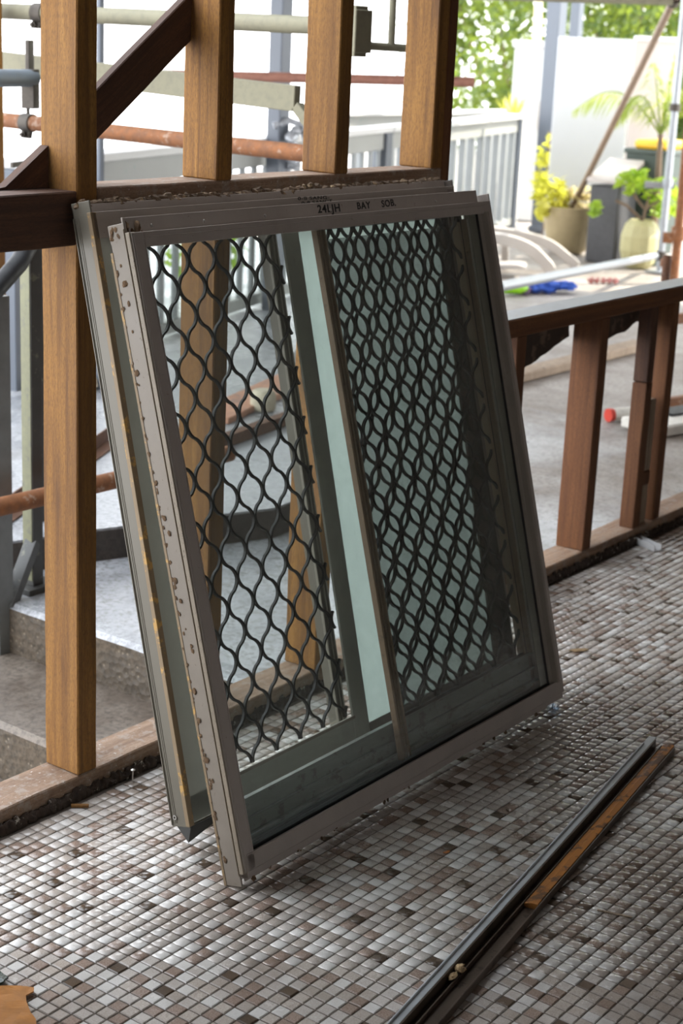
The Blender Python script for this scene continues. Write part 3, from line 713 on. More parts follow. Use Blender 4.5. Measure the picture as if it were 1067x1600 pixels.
# right jamb
mb = MB(); nb(mb, Rr - .004, Rr, 0.0, .05, .026, 1.158); nb(mb, Rr - .040, Rr, 0.0, .003, .03, 1.13)
nb(mb, Rr - .026, Rr - .023, .003, .026, .03, 1.12); nb(mb, Rr - .068, Rr - .063, .004, .016, .05, 1.11); nb(mb, Rr - .055, Rr - .050, .002, .024, .05, 1.11)
rj = mb.build('right_jamb', ALU, w1, 0.0008)
mb = MB(); nb(mb, Rr - .098, Rr - .090, .004, .022, .14, 1.105); nb(mb, Rr - .086, Rr - .082, .004, .034, .14, 1.11)
mb.build('inner_channel', BRONZE, rj, 0.0006)
mb = MB(); nb(mb, Rr - .022, Rr, .046, .0505, .05, 1.142); mb.build('jamb_face', ALU, rj, 0.0008)
mb = MB(); mb.prism([(Rr - .049, -.0405), (Rr - .049, -.044), (Rr - .037, -.0445), (Rr - .031, -.0575), (Rr - .023, -.0575), (Rr - .023, -.0405)], .055, 1.119)
mb.build('jamb_ridge', ALU_L, rj, 0.001)
mb = MB(); nb(mb, Rr - .078, Rr - .050, .036, .0395, .058, 1.117); mb.build('inner_bead', ALU_G, rj, 0.0006)
mb = MB(); nb(mb, Rr - .0535, Rr - .0495, .0405, .0445, .058, 1.117); mb.build('glazing_gasket', BLACK, rj)
# head
mb = MB(); nb(mb, L + .031, Rr - .002, .047, .051, 1.116, 1.142); nb(mb, L + .031, Rr - .03, .0505, .052, 1.132, 1.1335); nb(mb, L + .02, Rr - .02, .0, .05, 1.136, 1.1395)
nb(mb, L + .012, Rr - .012, .022, .026, 1.136, 1.170); nb(mb, L + .012, Rr - .012, .001, .004, 1.124, 1.160); nb(mb, L + .02, Rr - .03, .012, .015, 1.121, 1.138)
hd = mb.build('head_rail', ALU, w1, 0.0008)
mb = MB()
for x in (2.055, 2.30, 2.545, 2.93): mb.lathe([(.0, 0), (.0032, 0), (.0028, .0016), (.0, .002)], (0, 0, 0), 10)
mb2 = MB()
for x in (2.055, 2.19, 2.36, 2.56, 2.93):
    vs = [(x - X0 + .0034 * math.cos(a), -.026, 1.153 + .0034 * math.sin(a)) for a in [2 * PI * k / 10 for k in range(10)]]
    vs += [(x - X0 + .0024 * math.cos(a), -.0278, 1.153 + .0024 * math.sin(a)) for a in [2 * PI * k / 10 for k in range(10)]]
    mb2.add(vs, [tuple(range(10, 20))] + [(k, (k + 1) % 10, 10 + (k + 1) % 10, 10 + k) for k in range(10)])
mb2.build('screw', SCREW, hd)
mb = MB(); lumps(mb, [(L + .02 + .03 * k / 8, -.018 - .02 * rr.random(), 1.140 + .01 * rr.random()) for k in range(8)], 20, .006); mb.build('mud_spots', MUD, hd, kind='stuff')
# sill
mb = MB(); nb(mb, L + .012, Rr - .001, .046, .051, .026, .056); nb(mb, L + .012, Rr - .002, .048, .0525, .0535, .0565)
nb(mb, L + .012, Rr - .002, .028, .046, .012, .024)
nb(mb, L + .020, Rr - .05, .026, .030, .002, .026)
sl = mb.build('sill_rail', ALU, w1, 0.0008)
mb = MB(); nb(mb, L + .03, Rr - .005, .0, .046, .036, .040)
for n0 in (.004, .017, .030): nb(mb, L + .03, Rr - .01, n0, n0 + .002, .040, .056)
nb(mb, L + .03, Rr - .005, .0, .003, .03, .075)
mb.build('sill_track', TRACK, sl, 0.0005)
mb = MB(); nb(mb, L + .03, Rr - .05, .0405, .0455, .0555, .0600); mb.build('glazing_gasket', BLACK, sl)
mb = MB(); lumps(mb, [(L + .03 + 1.0 * rr.random(), -.029, .004 + .02 * rr.random()) for k in range(26)], 31, .005); mb.build('mud_spots', MUD, sl, kind='stuff')
mb = MB(); nb(mb, L + .012, Rr - .02, .003, .0115, .058, .134); nb(mb, L + .012, Rr - .02, .003, .016, .128, .136); nb(mb, L + .012, Rr - .02, .0115, .018, .096, .101); nb(mb, L + .012, Rr - .02, .0115, .024, .068, .073)
mb.build('sash_rail', plain('dull_grey_green_rail', (0.185, 0.20, 0.19), 0.4, 0.2, 0.3, 16, 0.05, (0.10, 0.095, 0.085), 30, 0.55, aniso=(0.12, 1, 1)), w1, 0.0005)
# glass, mullion, grilles
mb = MB(); nb(mb, L + .0315, Rr - .0505, .0405, .0435, .0605, 1.119); mb.build('glass_pane', GLASS, w1)
mb = MB()
for i, (xa, xb, n1) in enumerate(((2.492, 2.497, .037), (2.497, 2.506, .031), (2.506, 2.510, .035), (2.510, 2.518, .029), (2.518, 2.524, .034), (2.524, 2.530, .027))):
    nb(mb, xa - X0, xb - X0, .0235, n1, .062, 1.118)
mb.build('mullion', BRONZE, w1, 0.0006)
GP, GT = 0.038, 0.102
gx0, gx1 = 2.512 - X0, 3.030 - X0
mb = grille_mesh(gx0, gx1, .140, 1.128, GP, GT, 0.0, y=-.017, dep=.006, w=.0046); g = mb.build('security_grille', GRILLE, w1)
mb = MB()
for a in (gx1 - .009,): nb(mb, a, a + .008, .0135, .0215, .138, 1.130)
for a in (.137, 1.125): nb(mb, gx0, gx1, .0135, .0215, a, a + .006)
mb.build('grille_frame', GRILLE, g, 0.0008)
# second grille sheet riding on the back of the same frame
mb = grille_mesh(gx0 + .034, gx1 - .02, .120, 1.122, GP, GT * 0.985, 0.28, y=.010, xo=.032, dep=.006, w=.0046); g2 = mb.build('security_grille', GRILLE, w1)
mb = MB()
for a in (gx1 - .026,): nb(mb, a, a + .008, -.016, -.004, .078, 1.126)
for a in (.078, 1.120): nb(mb, gx0 + .034, gx1 - .018, -.016, -.004, a, a + .008)
mb.build('grille_frame', GRILLE, g2, 0.0008)
mb = MB(); nb(mb, gx0 + .024, gx1 - .03, .0015, .0021, .082, 1.10); mb.build('fly_screen', FLY_D, w1)

# rear window
A3 = math.radians(13.2)
w3 = empty('sliding_window', (2.54, 1.823, 0.049), (-A3, 0, 0))
tag(w3, 'rear aluminium sliding window with grilled opening and frosted pane, behind the front window', 'window')
L3 = 2.018 - X0; R3 = 3.165 - X0
mb = MB(); nb(mb, L3, L3 + .004, 0.0, .045, -.006, 1.126); nb(mb, L3, L3 + .05, 0.0, .003, 0, 1.12)
for n0 in (.004, .009, .013): nb(mb, L3 - .0008, L3 + .001, n0, n0 + .0015, .0, 1.10)
nb(mb, L3 - .0018, L3 + .002, .0, .003, -.004, 1.10)
lj = mb.build('left_jamb', ALU_G, w3, 0.0007)
mb = MB(); nb(mb, L3 - .0015, L3 + .012, .036, .046, -.004, 1.106); mb.build('jamb_ridge', ALU_T, lj, 0.0008, label='tan ridge weathered to orange low down')
mb = MB(); mb.add([(L3 + .001, -.010, -.004), (L3 + .001, -.046, -.004), (L3 - .002, -.037, -.034), (L3 + .0025, -.010, -.004), (L3 + .0025, -.046, -.004), (L3 - .0005, -.037, -.034)], [(0, 1, 2), (5, 4, 3), (0, 3, 4, 1), (1, 4, 5, 2), (2, 5, 3, 0)])
mb.add([(L3 + .004, -.046, -.004), (L3 + .10, -.046, -.004), (L3 + .10, -.045, -.012), (L3 - .002, -.037, -.034), (L3 + .004, -.0445, -.004), (L3 + .10, -.0445, -.004), (L3 + .10, -.0435, -.012), (L3 - .002, -.0355, -.034)], [(0, 1, 2, 3), (7, 6, 5, 4), (0, 4, 5, 1), (1, 5, 6, 2), (2, 6, 7, 3), (3, 7, 4, 0)])
mb.build('bent_flap', STEEL, lj, label='bent grey metal flap at the lower corner')
mb = MB(); mb.ring((L3 - .001, -.012, .012), (1, 0, 0), .0025, .003, .002, n=12); mb.build('screw', SCREW, lj)
mb = MB(); nb(mb, R3 - .004, R3, 0.0, .045, 0, 1.12); nb(mb, R3 - .03, R3, .042, .046, 0, 1.10); nb(mb, R3 - .082, R3 - .004, .030, .0415, 0, 1.09); nb(mb, R3 - .086, R3 - .070, .0415, .047, .01, 1.07); mb.build('right_jamb', plain('dark_bronze_stile', (0.10, 0.082, 0.068), 0.5, 0, 0.2, 20, 0.05), w3, 0.0007)
mb = MB(); nb(mb, L3 + .004, R3, .042, .046, 1.060, 1.106); nb(mb, L3 + .004, R3, 0, .044, 1.100, 1.104); nb(mb, L3 + .004, R3, .0, .003, 1.05, 1.124); nb(mb, L3 + .01, R3, .020, .024, 1.10, 1.122)
h3 = mb.build('head_rail', ALU, w3, 0.0007)
mb = MB(); rr = random.Random(8)
for k in range(150):
    x = L3 + .012 + (R3 - L3 - .02) * k / 149; mb.blob((x, -.008 + rr.uniform(-.008, .006), 1.122 + .007 * noise.noise(Vector((k * .13, 0, 2)))), .014, .010, rr.uniform(.005, .010), k, .6, 7, 5)
mb.build('mortar_crust', MORTAR, h3, kind='stuff', label='crust of old brown mortar along the top')
mb = MB(); nb(mb, L3 + .012, L3 + .075, .040, .0448, .002, 1.08)
nb(mb, L3 + .012, 2.578 - X0, .040, .0448, .0, .050); nb(mb, 2.530 - X0, 2.580 - X0, .040, .0455, .0, 1.085); nb(mb, L3 + .012, 2.580 - X0, .040, .0448, 1.045, 1.085)
mb.build('sash', SAGE, w3, 0.0008)
mb = MB(); nb(mb, L3 + .012, R3 - .004, .002, .042, -.006, -.002); nb(mb, 2.58 - X0, R3, .042, .0455, -.003, .020); mb.build('sill_rail', ALU_G, w3, 0.0007)
mb = MB()
for xa in (2.502, 2.514, 2.524): nb(mb, xa - X0, xa - X0 + .0045, .004, .030, .03, 1.05)
nb(mb, 2.508 - X0, 2.530 - X0, .002, .012, .03, 1.05)
mb.build('mullion', ALU_G, w3, 0.0005)
mb = MB(); nb(mb, 2.581 - X0, R3 - .084, .036, .040, .0, 1.060); mb.build('frosted_pane', FROST, w3)
ga, gb = L3 + .076, 2.529 - X0
mb = grille_mesh(ga, gb, .051, 1.044, .0372, .1005, .47, y=-.033, dep=.006, w=.0042, xo=(2.259 - X0) + .0186); g = mb.build('security_grille', GRILLE, w3)
mb = MB(); nb(mb, ga, gb, .0495, .0512, .046, .052); nb(mb, ga, ga + .004, .03, .0452, .05, 1.046); mb.build('grille_frame', ALU_L, g)
mb = MB(); nb(mb, ga, gb - .03, .0255, .0260, .05, 1.046); mb.build('fly_screen', FLY, w3)

# marker writing on the two head rails
def writing(text, x, v, n, size, parent, rotz=0.0, sx=1.0):
    cu = bpy.data.curves.new('marker_writing', 'FONT'); cu.body = text; cu.size = size; cu.extrude = 0.0002; cu.offset = 0.022 * size; cu.space_character = 1.12
    tmp = bpy.data.objects.new('tmp', cu); COL.objects.link(tmp)
    bpy.context.view_layer.update()
    me = bpy.data.meshes.new_from_object(tmp.evaluated_get(bpy.context.evaluated_depsgraph_get()))
    bpy.data.objects.remove(tmp); me.materials.clear(); me.materials.append(INK)
    for vv in me.vertices:
        q = vv.co * 55; vv.co.x += 0.045 * size * noise.noise(Vector((q.x, q.y, 1))); vv.co.y += 0.045 * size * noise.noise(Vector((q.x, q.y, 5)))
    o = bpy.data.objects.new('marker_writing', me); COL.objects.link(o); o.parent = parent
    o.location = (x - X0, -n - .0003, v); o.rotation_euler = (PI / 2, rotz, 0); o.scale = (sx, 1, 1)
    o['label'] = 'hand written black marker letters'
    return o
writing('24LJH', 2.520, 1.1500, .026, .0215, hd, 0.01, 1.25)
writing('BAY', 2.648, 1.1505, .026, .0195, hd, 0.0, 1.2)
writing('SOB.', 2.733, 1.1505, .026, .0195, hd, -0.02, 1.15)
writing('0-8 SANG-', 2.592, 1.1000, .046, .0088, h3, 0.02, 2.35)
writing('0-8 SANCT', 2.602, 1.0905, .046, .0088, h3, 0.0, 2.2)

# timber packers under the rear window
for x in (2.13, 2.86):
    o = timber('timber_packer', x, x + .13, 1.792, 1.862, 0.001, 0.0375, WOOD_G, axis='x', jitter=0.0005)
    tag(o, 'rough timber packer under the rear window, %s end' % ('left' if x < 2.5 else 'right'), 'timber offcut', 'packers under the rear window')

# ================================================================== ROOM FLOOR OBJECTS
# aluminium track lying on the tiles
p0 = Vector((1.60, 1.114, 0)); p1 = Vector((3.046, 1.333, 0)); d = p1 - p0; ln = d.length; ang = math.atan2(d.y, d.x)
tr = empty('window_track', (p0 + p1) / 2, (0, 0, ang)); tag(tr, 'long metal window track with rusty groove lying on the mosaic floor', 'metal track')
def ext(mb, poly, a, b): return mb.prism_axis(poly, a, b, lambda u, v, s: (s, u, v))
h = ln / 2
mb = MB(); ext(mb, [(.016, .001), (.032, .001), (.032, .0235), (.016, .0235), (.016, .0205), (.0295, .0205), (.0295, .004), (.016, .004)], -h, h); ext(mb, [(.0275, .0235), (.0305, .0235), (.0305, .0275), (.0275, .0275)], -h, h - .05)
mb.build('side_flange', plain('light_grey_flange', (0.42, 0.44, 0.45), 0.4, 0.1, 0.15, 20, 0.05), tr, 0.0006, label='light grey flange')
BRN = plain('oily_brown_aluminium', (0.085, 0.062, 0.045), 0.38, 0.3, 0.4, 30, 0.1, (0.03, 0.02, 0.015), 40, 0.55, aniso=(0.1, 1, 1))
mb = MB(); ext(mb, [(-.030, .001), (.016, .001), (.016, .0235), (.0125, .0235), (.0125, .005), (.002, .005), (.002, .0135), (-.001, .0135), (-.001, .005), (-.027, .005), (-.027, .016), (-.030, .016)], -h, h - .012)
mb.build('channel', BRN, tr, 0.0005)
mb = MB(); ext(mb, [(-.026, .0052), (-.0015, .0052), (-.0015, .0125), (-.0145, .0165), (-.026, .0165)], -h + .66, h - .004)
mb.build('rust_strip', plain('orange_rust_strip', (0.36, 0.135, 0.022), 0.7, 0.1, 0.35, 30, 0.2, (0.07, 0.035, 0.015), 24, 0.53, aniso=(0.25, 1, 1)), tr, 0.0006, label='orange brown rusted strip')
mb = MB(); mb.blob((-h + .40, .004, .0185), .010, .008, .006, 3, .5); mb.blob((-h + .375, .006, .016), .014, .006, .004, 8, .5)
mb.build('mud_nest', plain('tan_mud', (0.40, 0.28, 0.15), 0.9, 0, 0.3, 60, 0.5), tr)

# torn brown cardboard and a dark green scrap at the lower left
def sheet(name, outline, z, th, mat, lift=lambda x, y: 0.0, parent=None):
    bm = bmesh.new(); vs = [bm.verts.new((x, y, z)) for x, y in outline]; f = bm.faces.new(vs)
    bmesh.ops.triangulate(bm, faces=[f]); bmesh.ops.subdivide_edges(bm, edges=bm.edges[:], cuts=3, use_grid_fill=True)
    for v in bm.verts: v.co.z += lift(v.co.x, v.co.y)
    geo = bmesh.ops.extrude_face_region(bm, geom=bm.faces[:])
    for e in geo['geom']:
        if isinstance(e, bmesh.types.BMVert): e.co.z += th
    bmesh.ops.recalc_face_normals(bm, faces=bm.faces)
    me = bpy.data.meshes.new(name); bm.to_mesh(me); bm.free(); me.materials.append(mat)
    o = bpy.data.objects.new(name, me); COL.objects.link(o)
    if parent: o.parent = parent
    return o
t = empty('cardboard_scrap', (1.47, 1.63, 0.0)); tag(t, 'torn orange brown cardboard scrap at the lower left floor corner', 'cardboard')
def off(o, p): o.location = -Vector(p.location); return o
off(sheet('sheet', [(1.40, 1.72), (1.497, 1.704), (1.510, 1.696), (1.524, 1.676), (1.531, 1.664), (1.522, 1.655), (1.508, 1.657), (1.499, 1.647), (1.488, 1.630), (1.474, 1.606), (1.463, 1.590), (1.43, 1.55), (1.36, 1.58)], 0.001, 0.0022, CARD, lambda x, y: 0.003 + 0.006 * abs(noise.noise(Vector((x * 22, y * 22, 0))))), t).parent = t
off(sheet('torn_flap', [(1.42, 1.60), (1.466, 1.622), (1.474, 1.609), (1.468, 1.592), (1.44, 1.56)], 0.011, 0.0018, CARD, lambda x, y: 0.004 * noise.noise(Vector((x * 30, y * 30, 3)))), t).parent = t
o = sheet('plastic_scrap', [(1.470, 1.765), (1.520, 1.748), (1.526, 1.738), (1.522, 1.712), (1.505, 1.706), (1.45, 1.725)], 0.001, 0.004, GREENG, lambda x, y: 0.004 + 0.006 * noise.noise(Vector((x * 30, y * 30, 8))))
tag(o, 'small dark green scrap just above the torn cardboard', 'scrap')

# screw, chips, slivers, leaves on the tiles
def screw_nail():
    t = empty('roofing_nail', (2.169, 2.066, 0)); tag(t, 'silver flat-headed nail standing on end by the plate', 'nail')
    mb = MB(); mb.tube([(0, 0, 0.0), (0.002, 0.001, .024)], .0014, 8); mb.build('shank', SCREW, t)
    mb = MB(); mb.lathe([(.0, .0245), (.0045, .0245), (.0045, .026), (.0, .0285)], (.002, .001, 0), 14); mb.build('head', SCREW, t)
screw_nail()
def bar(name, a, b, w, hh, mat, label, cat, z=0.0005):
    mb = MB(); a = Vector((*a, z + hh / 2)); b = Vector((*b, z + hh / 2)); mb.beam(a, b, w, hh); o = mb.build(name, mat, None, min(w, hh) * .15, False, 0.0006); tag(o, label, cat); return o
bar('timber_chip', (2.010, 2.076), (2.032, 2.050), .007, .006, WOOD, 'small brown timber chip near the left bottom plate', 'timber chip')
bar('timber_sliver', (2.334, 1.111), (2.352, 1.052), .0045, .002, WOOD_G, 'thin pale timber sliver on tiles at lower right', 'timber sliver')
t = empty('channel_offcut', (4.405, 2.05, 0), (0, 0, math.atan2(-.105, -.05))); tag(t, 'short white plastic channel offcut on the tiles by the low wall', 'offcut')
mb = MB(); mb.prism_axis([(-.014, 0.0005), (.014, 0.0005), (.014, .020), (.012, .020), (.012, .0025), (-.012, .0025), (-.012, .020), (-.014, .020)], -.055, .055, lambda u, v, s: (s, u, v)); mb.build('channel', plain('white_pvc', (0.62, 0.62, 0.62), 0.4, 0, 0.05, 20, 0.02), t)
def leaf_scrap(name, c, r, rot, mat, label, cat, seed):
    n = 9; out = []
    for k in range(n):
        a = 2 * PI * k / n; q = r * (1 + .45 * noise.noise(Vector((math.cos(a) * 2, math.sin(a) * 2, seed))))
        x, y = q * math.cos(a) * 1.6, q * math.sin(a) * .55
        out.append((c[0] + x * math.cos(rot) - y * math.sin(rot), c[1] + x * math.sin(rot) + y * math.cos(rot)))
    o = sheet(name, out, 0.0012, 0.0012, mat, lambda x, y: 0.002 * abs(noise.noise(Vector((x * 90, y * 90, seed)))))
    return tag(o, label, cat)
leaf_scrap('dead_leaf', (3.455, 1.762), .017, -.6, LEAFD, 'curled tan dead leaf on the tiles right of the window', 'leaf', 2)
leaf_scrap('rust_flake', (2.337, 1.426), .005, -.3, plain('orange_flake', (0.45, 0.16, 0.04), 0.8), 'tiny orange rust flake on tiles in front of window', 'rust flake', 6)
leaf_scrap('mud_crumb', (3.30, 1.56), .0055, .2, SOIL, 'dark mud crumb beside the window lower right corner', 'crumb', 11)
leaf_scrap('mud_crumb', (2.56, 1.43), .004, .9, SOIL, 'dark mud crumb in the shade below the front window', 'crumb', 13)
mb = MB(); r3 = random.Random(2)
for k in range(9): mb.blob((3.075 + r3.uniform(-.02, .02), 1.622 + r3.uniform(-.014, .014), .004), .008, .006, .005, k, .6, 8, 5)
tag(mb.build('clear_plastic_scrap', CLEAR, smooth=True), 'crumpled clear plastic under the window lower right corner', 'plastic scrap')

# ================================================================== SCAFFOLD, LEFT
sc = empty('scaffold', (3.6, 3.5, 0.08)); tag(sc, 'weathered scaffold bay of grey and rusty tubes outside the studs', 'scaffold')
def ch(o, p): o.location = o.location - Vector(p.location); o.parent = p; return o
TR = 0.0242
def tubeo(name, a, b, mat, par, r=TR):
    mb = MB(); mb.hollow(a, b, r); return ch(mb.build(name, mat, None, 0, True), par)
tubeo('standard', (3.375, 3.555, 0.083), (3.375, 3.555, 2.9), LICHEN, sc)
tubeo('ledger', (3.70, 4.9, 1.166), (3.70, 2.85, 1.1355), RUST, sc)
tubeo('ledger', (3.62, 4.9, 1.499), (3.62, 2.66, 1.480), LICHEN, sc)
tubeo('transom', (2.85, 3.375, 1.309), (3.345, 3.600, 1.305), plain('blue_grey_tube', (0.16, 0.19, 0.22), 0.5, 0.3, 0.2, 20, 0.1), sc)
tubeo('ledger', (2.30, 3.0, 0.289), (3.55, 3.0, 0.268), RUST, sc)
mb = MB(); mb.beam((3.75, 4.9, 1.361), (3.75, 2.950, 1.282), .03, .072); mb.beam((3.75, 2.95, 1.262), (3.75, 2.885, 1.20), .03, .03)
ch(mb.build('plank_bracket', LICHEN, None, 0.002), sc)
mb = MB(); mb.box(3.585, 3.640, 2.635, 2.675, 1.405, 1.535); mb.box(3.575, 3.650, 2.627, 2.635, 1.415, 1.525); ch(mb.build('end_plate', LICHEN, None, 0.002), sc)
tubeo('handrail', (3.62, 2.66, 1.435), (3.92, 2.55, 1.430), LICHEN, sc, .011)
mb = MB(); mb.tube([(3.73, 2.62, 1.435), (3.715, 2.625, 2.9)], .010, 12); ch(mb.build('upright_bar', LICHEN, None, 0, True), sc)
tubeo('far_ledger', (5.3, 6.26, 1.25), (6.78, 4.27, 1.297), plain('dusky_red_tube', (0.30, 0.14, 0.10), 0.75, 0.1, 0.3, 30, 0.2), sc)
def clamp(c, axis, off_dir):
    mb = MB(); c = Vector(c); a = Vector(axis).normalized(); mb.ring(c, a, TR, .042, .005)
    o2 = Vector(off_dir).normalized(); e = c + o2 * (TR + .014)
    mb.obox(e, a * .018, o2 * .012, a.cross(o2) * .008); mb.tube([e - a.cross(o2) * .02, e + a.cross(o2) * .03], .006, 8); mb.ring(e + a.cross(o2) * .016, a.cross(o2), .006, .009, .005, n=6)
    return ch(mb.build('coupler', CLAMP, None, 0, True), sc)
clamp((3.70, 4.005, 1.1527), (0, 1, .015), (0, .2, -1)); clamp((3.62, 3.86, 1.490), (0, 1, .008), (0, .4, -1))
mb = MB(); mb.ring((3.50, 4.06, 1.400), (.6, -.5, .15), .032, .03, .005, .4, 5.6); ch(mb.build('open_coupler', CLAMP, None, 0, True), sc)
mb = MB(); mb.obox((3.335, 3.600, 1.275), (.020, .009, 0), (-.008, .018, 0), (0, 0, .055)); mb.obox((3.333, 3.60, 1.355), (.016, .007, 0), (-.003, .006, 0), (0, 0, .055)); mb.tube([(3.325, 3.60, 1.235), (3.325, 3.60, 1.205)], .006, 8)
ch(mb.build('wedge_lock', CLAMP, None, 0.002), sc)
mb = MB(); mb.beam((3.26, 3.60, 1.062), (3.42, 3.66, 1.064), .008, .014); ch(mb.build('locking_pin', CLAMP), sc)
o = timber('timber_post', 3.50, 3.548, 3.95, 4.03, 0.083, 2.2, WOOD, jitter=0.002); tag(o, 'orange timber post at the far left behind the scaffold', 'post')

# stair handrail on the left
hr = empty('stair_handrail', (2.87, 3.1, 0)); tag(hr, 'grey steel stair handrail with black rail and foot plate', 'handrail')
mb = MB(); mb.box(2.852, 2.888, 3.085, 3.125, 0.005, 0.91); ch(mb.build('post', STEEL, None, 0.001), hr)
mb = MB(); mb.box(2.850, 2.852, 3.088, 3.122, 0.02, 0.90); ch(mb.build('olive_strip', OLIVE), hr)  # paler olive strip on the left side of the post
mb = MB(); mb.box(3.095, 3.140, 3.32, 3.37, 0.083, 1.02); ch(mb.build('post', STEEL, None, 0.001), hr)
mb = MB(); mb.box(2.70, 2.75, 3.05, 3.10, -.30, 0.80); ch(mb.build('post', plain('mid_grey_steel', (0.16, 0.17, 0.17), 0.45, 0.1, 0.2, 20, 0.05), None, 0.001), hr)
mb = MB(); mb.box(2.82, 2.935, 3.065, 3.145, -.012, 0.005); ch(mb.build('foot_plate', STEEL, None, 0.001), hr)
mb = MB(); mb.beam((2.865, 3.10, 0.125), (2.74, 3.06, -0.02), .035, .03); ch(mb.build('brace', STEEL, None, 0.001), hr)
mb = MB(); mb.tube([(2.52, 2.955, 0.745), (2.62, 3.0, 0.80), (2.79, 3.06, 0.876), (2.90, 3.12, 0.935), (3.12, 3.385, 1.03)], .024, 14); ch(mb.build('rail', BLACK, None, 0, True), hr)

# rusty angle lying on the slab, box section, stone, pink board
def lying(name, a, b, w, hh, mat, label, cat, z):
    mb = MB(); A_ = Vector((*a, z)); B_ = Vector((*b, z)); dd = (B_ - A_).normalized(); s = dd.cross(Vector((0, 0, 1)))
    pl = [(-w / 2, 0), (w / 2, 0), (w / 2, .005), (-w / 2 + .005, .005), (-w / 2 + .005, hh), (-w / 2, hh)]
    mb.prism_axis(pl, 0, (B_ - A_).length, lambda u, v, t_: A_ + dd * t_ + s * u + Vector((0, 0, v)))
    o = mb.build(name, mat); tag(o, label, cat); return o
lying('angle_iron', (2.78, 3.27), (3.95, 3.86), .05, .05, RUST_D, 'dark rusty angle iron lying on the raised slab', 'angle iron', .084)
t = empty('box_section', (4.45, 3.6, .083)); tag(t, 'rusty square steel tube lying on concrete behind the window', 'steel tube')
mb = MB(); A_, B_ = Vector((3.95, 3.52, .105)), Vector((5.05, 3.70, .105)); dd = (B_ - A_).normalized(); s = dd.cross(Vector((0, 0, 1)))
for u, v, w_, h_ in ((0, .018, .04, .003), (0, -.019, .04, .003), (-.0185, 0, .003, .036), (.0185, 0, .003, .036)): mb.obox((A_ + B_) / 2 + s * u + Vector((0, 0, v)), dd * .557, s * w_ / 2, Vector((0, 0, h_ / 2)))
ch(mb.build('tube', RUST_D), t)
mb = MB(); mb.lathe([(.040, .084), (.048, .092), (.050, .13), (.046, .155), (.034, .166)], (4.72, 3.83, 0), 22); tag(mb.build('concrete_plug', ROCK, None, 0, True), 'round pale concrete plug standing beside the rusty square tube', 'concrete lump')
bar('pink_board', (4.42, 3.84), (5.35, 4.12), .16, .025, PINK, 'stained pinkish board lying on the slab behind the window', 'board', .084)
for k, (x, y, r) in enumerate(((4.36, 4.60, .05), (4.49, 4.66, .045), (4.47, 4.54, .06), (4.58, 4.54, .035))):
    mb = MB(); mb.blob((x, y, .083 + r * .55), r, r * .8, r * .62, k + 2, .35, 12, 8); o = mb.build('rock', ROCK, None, 0, True)
    tag(o, ['pale rock at the left end of the balustrade foot', 'pale rock second from left by the balustrade', 'largest pale rock in front of the others by the balustrade', 'smallest pale rock nearest the scaffold'][k], 'rock', 'pale rocks by the balustrade')

# ================================================================== BALUSTRADES
def balustrade(name, a, b, zt, n, bw, bd, label, base=0.10, cap=(.14, .035), fascia=.11, matb=BALG):
    t = empty(name, (a[0], a[1], 0)); tag(t, label, 'balustrade')
    A_, B_ = Vector((*a, 0)), Vector((*b, 0)); Z = Vector((0, 0, 1))
    mb = MB(); mb.beam(A_ + Z * (zt - cap[1] / 2), B_ + Z * (zt - cap[1] / 2), cap[0], cap[1]); ch(mb.build('top_rail', WHITE, None, 0.004), t)
    mb = MB(); mb.beam(A_ + Z * (zt - cap[1] - fascia / 2), B_ + Z * (zt - cap[1] - fascia / 2), .045, fascia); ch(mb.build('fascia_rail', RAILG, None, 0.003), t)
    mb = MB(); mb.beam(A_ + Z * (base + .03), B_ + Z * (base + .03), .045, .06); ch(mb.build('bottom_rail', RAILG, None, 0.003), t)
    dd = (B_ - A_).normalized(); s = dd.cross(Z); proto = None
    hgt = zt - cap[1] - fascia - base - .06
    for k in range(n):
        c = A_ + (B_ - A_) * ((k + .5) / n)
        if proto is None:
            mb = MB(); mb.obox((0, 0, 0), dd * bw / 2, s * bd / 2, Z * hgt / 2); o = mb.build('baluster', matb, None, 0.002); proto = o
        else: o = proto.copy(); COL.objects.link(o)
        o.parent = t; o.location = c + Z * (base + .06 + hgt / 2) - Vector(t.location)
    for c in (A_, B_):
        mb = MB(); mb.obox(c + Z * ((zt - cap[1]) / 2), dd * .045, s * .045, Z * (zt - cap[1]) / 2); ch(mb.build('newel', POSTG, None, 0.003), t)
    return t
lerp = lambda u: (4.3 + (12.9 - 4.3) * u, 4.76 + (7.38 - 4.76) * u)
balustrade('balustrade', lerp(0), lerp(.5), .965, 29, .045, .02, 'pale balustrade run with white cap behind the stud wall', .10)
balustrade('balustrade', lerp(.503), lerp(.89), .965, 14, .05, .05, 'pale balustrade run beside the tall grey post', .06)
balustrade('balustrade', (10.6, 7.95), (14.4, 8.0), .945, 16, .05, .04, 'farther white balustrade behind the near grey one', .0)
def post(x, y, w, z1, mat, label, cap=False):
    t = empty('veranda_post', (x, y, 0)); tag(t, label, 'post')
    mb = MB(); mb.box(-w / 2, w / 2, -w / 2, w / 2, 0, z1); mb.build('shaft', mat, t, .004)
    mb = MB(); mb.box(-w * .62, w * .62, -w * .62, w * .62, 0.0, .05); mb.build('base', mat, t, .004)
    return t
post(12.20, 6.93, .125, 2.9, POSTG, 'thick blue grey post at the end of the near balustrade')
post(6.66, 5.36, .085, 2.9, POSTG, 'blue grey post seen between the middle studs')
post(4.54, 4.52, .026, 2.6, POSTG, 'thin blue grey post just right of the corner stud')
post(12.72, 7.03, .085, 2.9, POSTG, 'far grey post behind the thick blue grey post')
mb = MB(); c = Vector((6.70, 5.30, .80))
for k in range(7): mb.blob(c + Vector((.03 * math.sin(k * 2.1), .03 * math.cos(k * 1.7), .035 * k)), .04, .03, .025, k, .5, 9, 6)
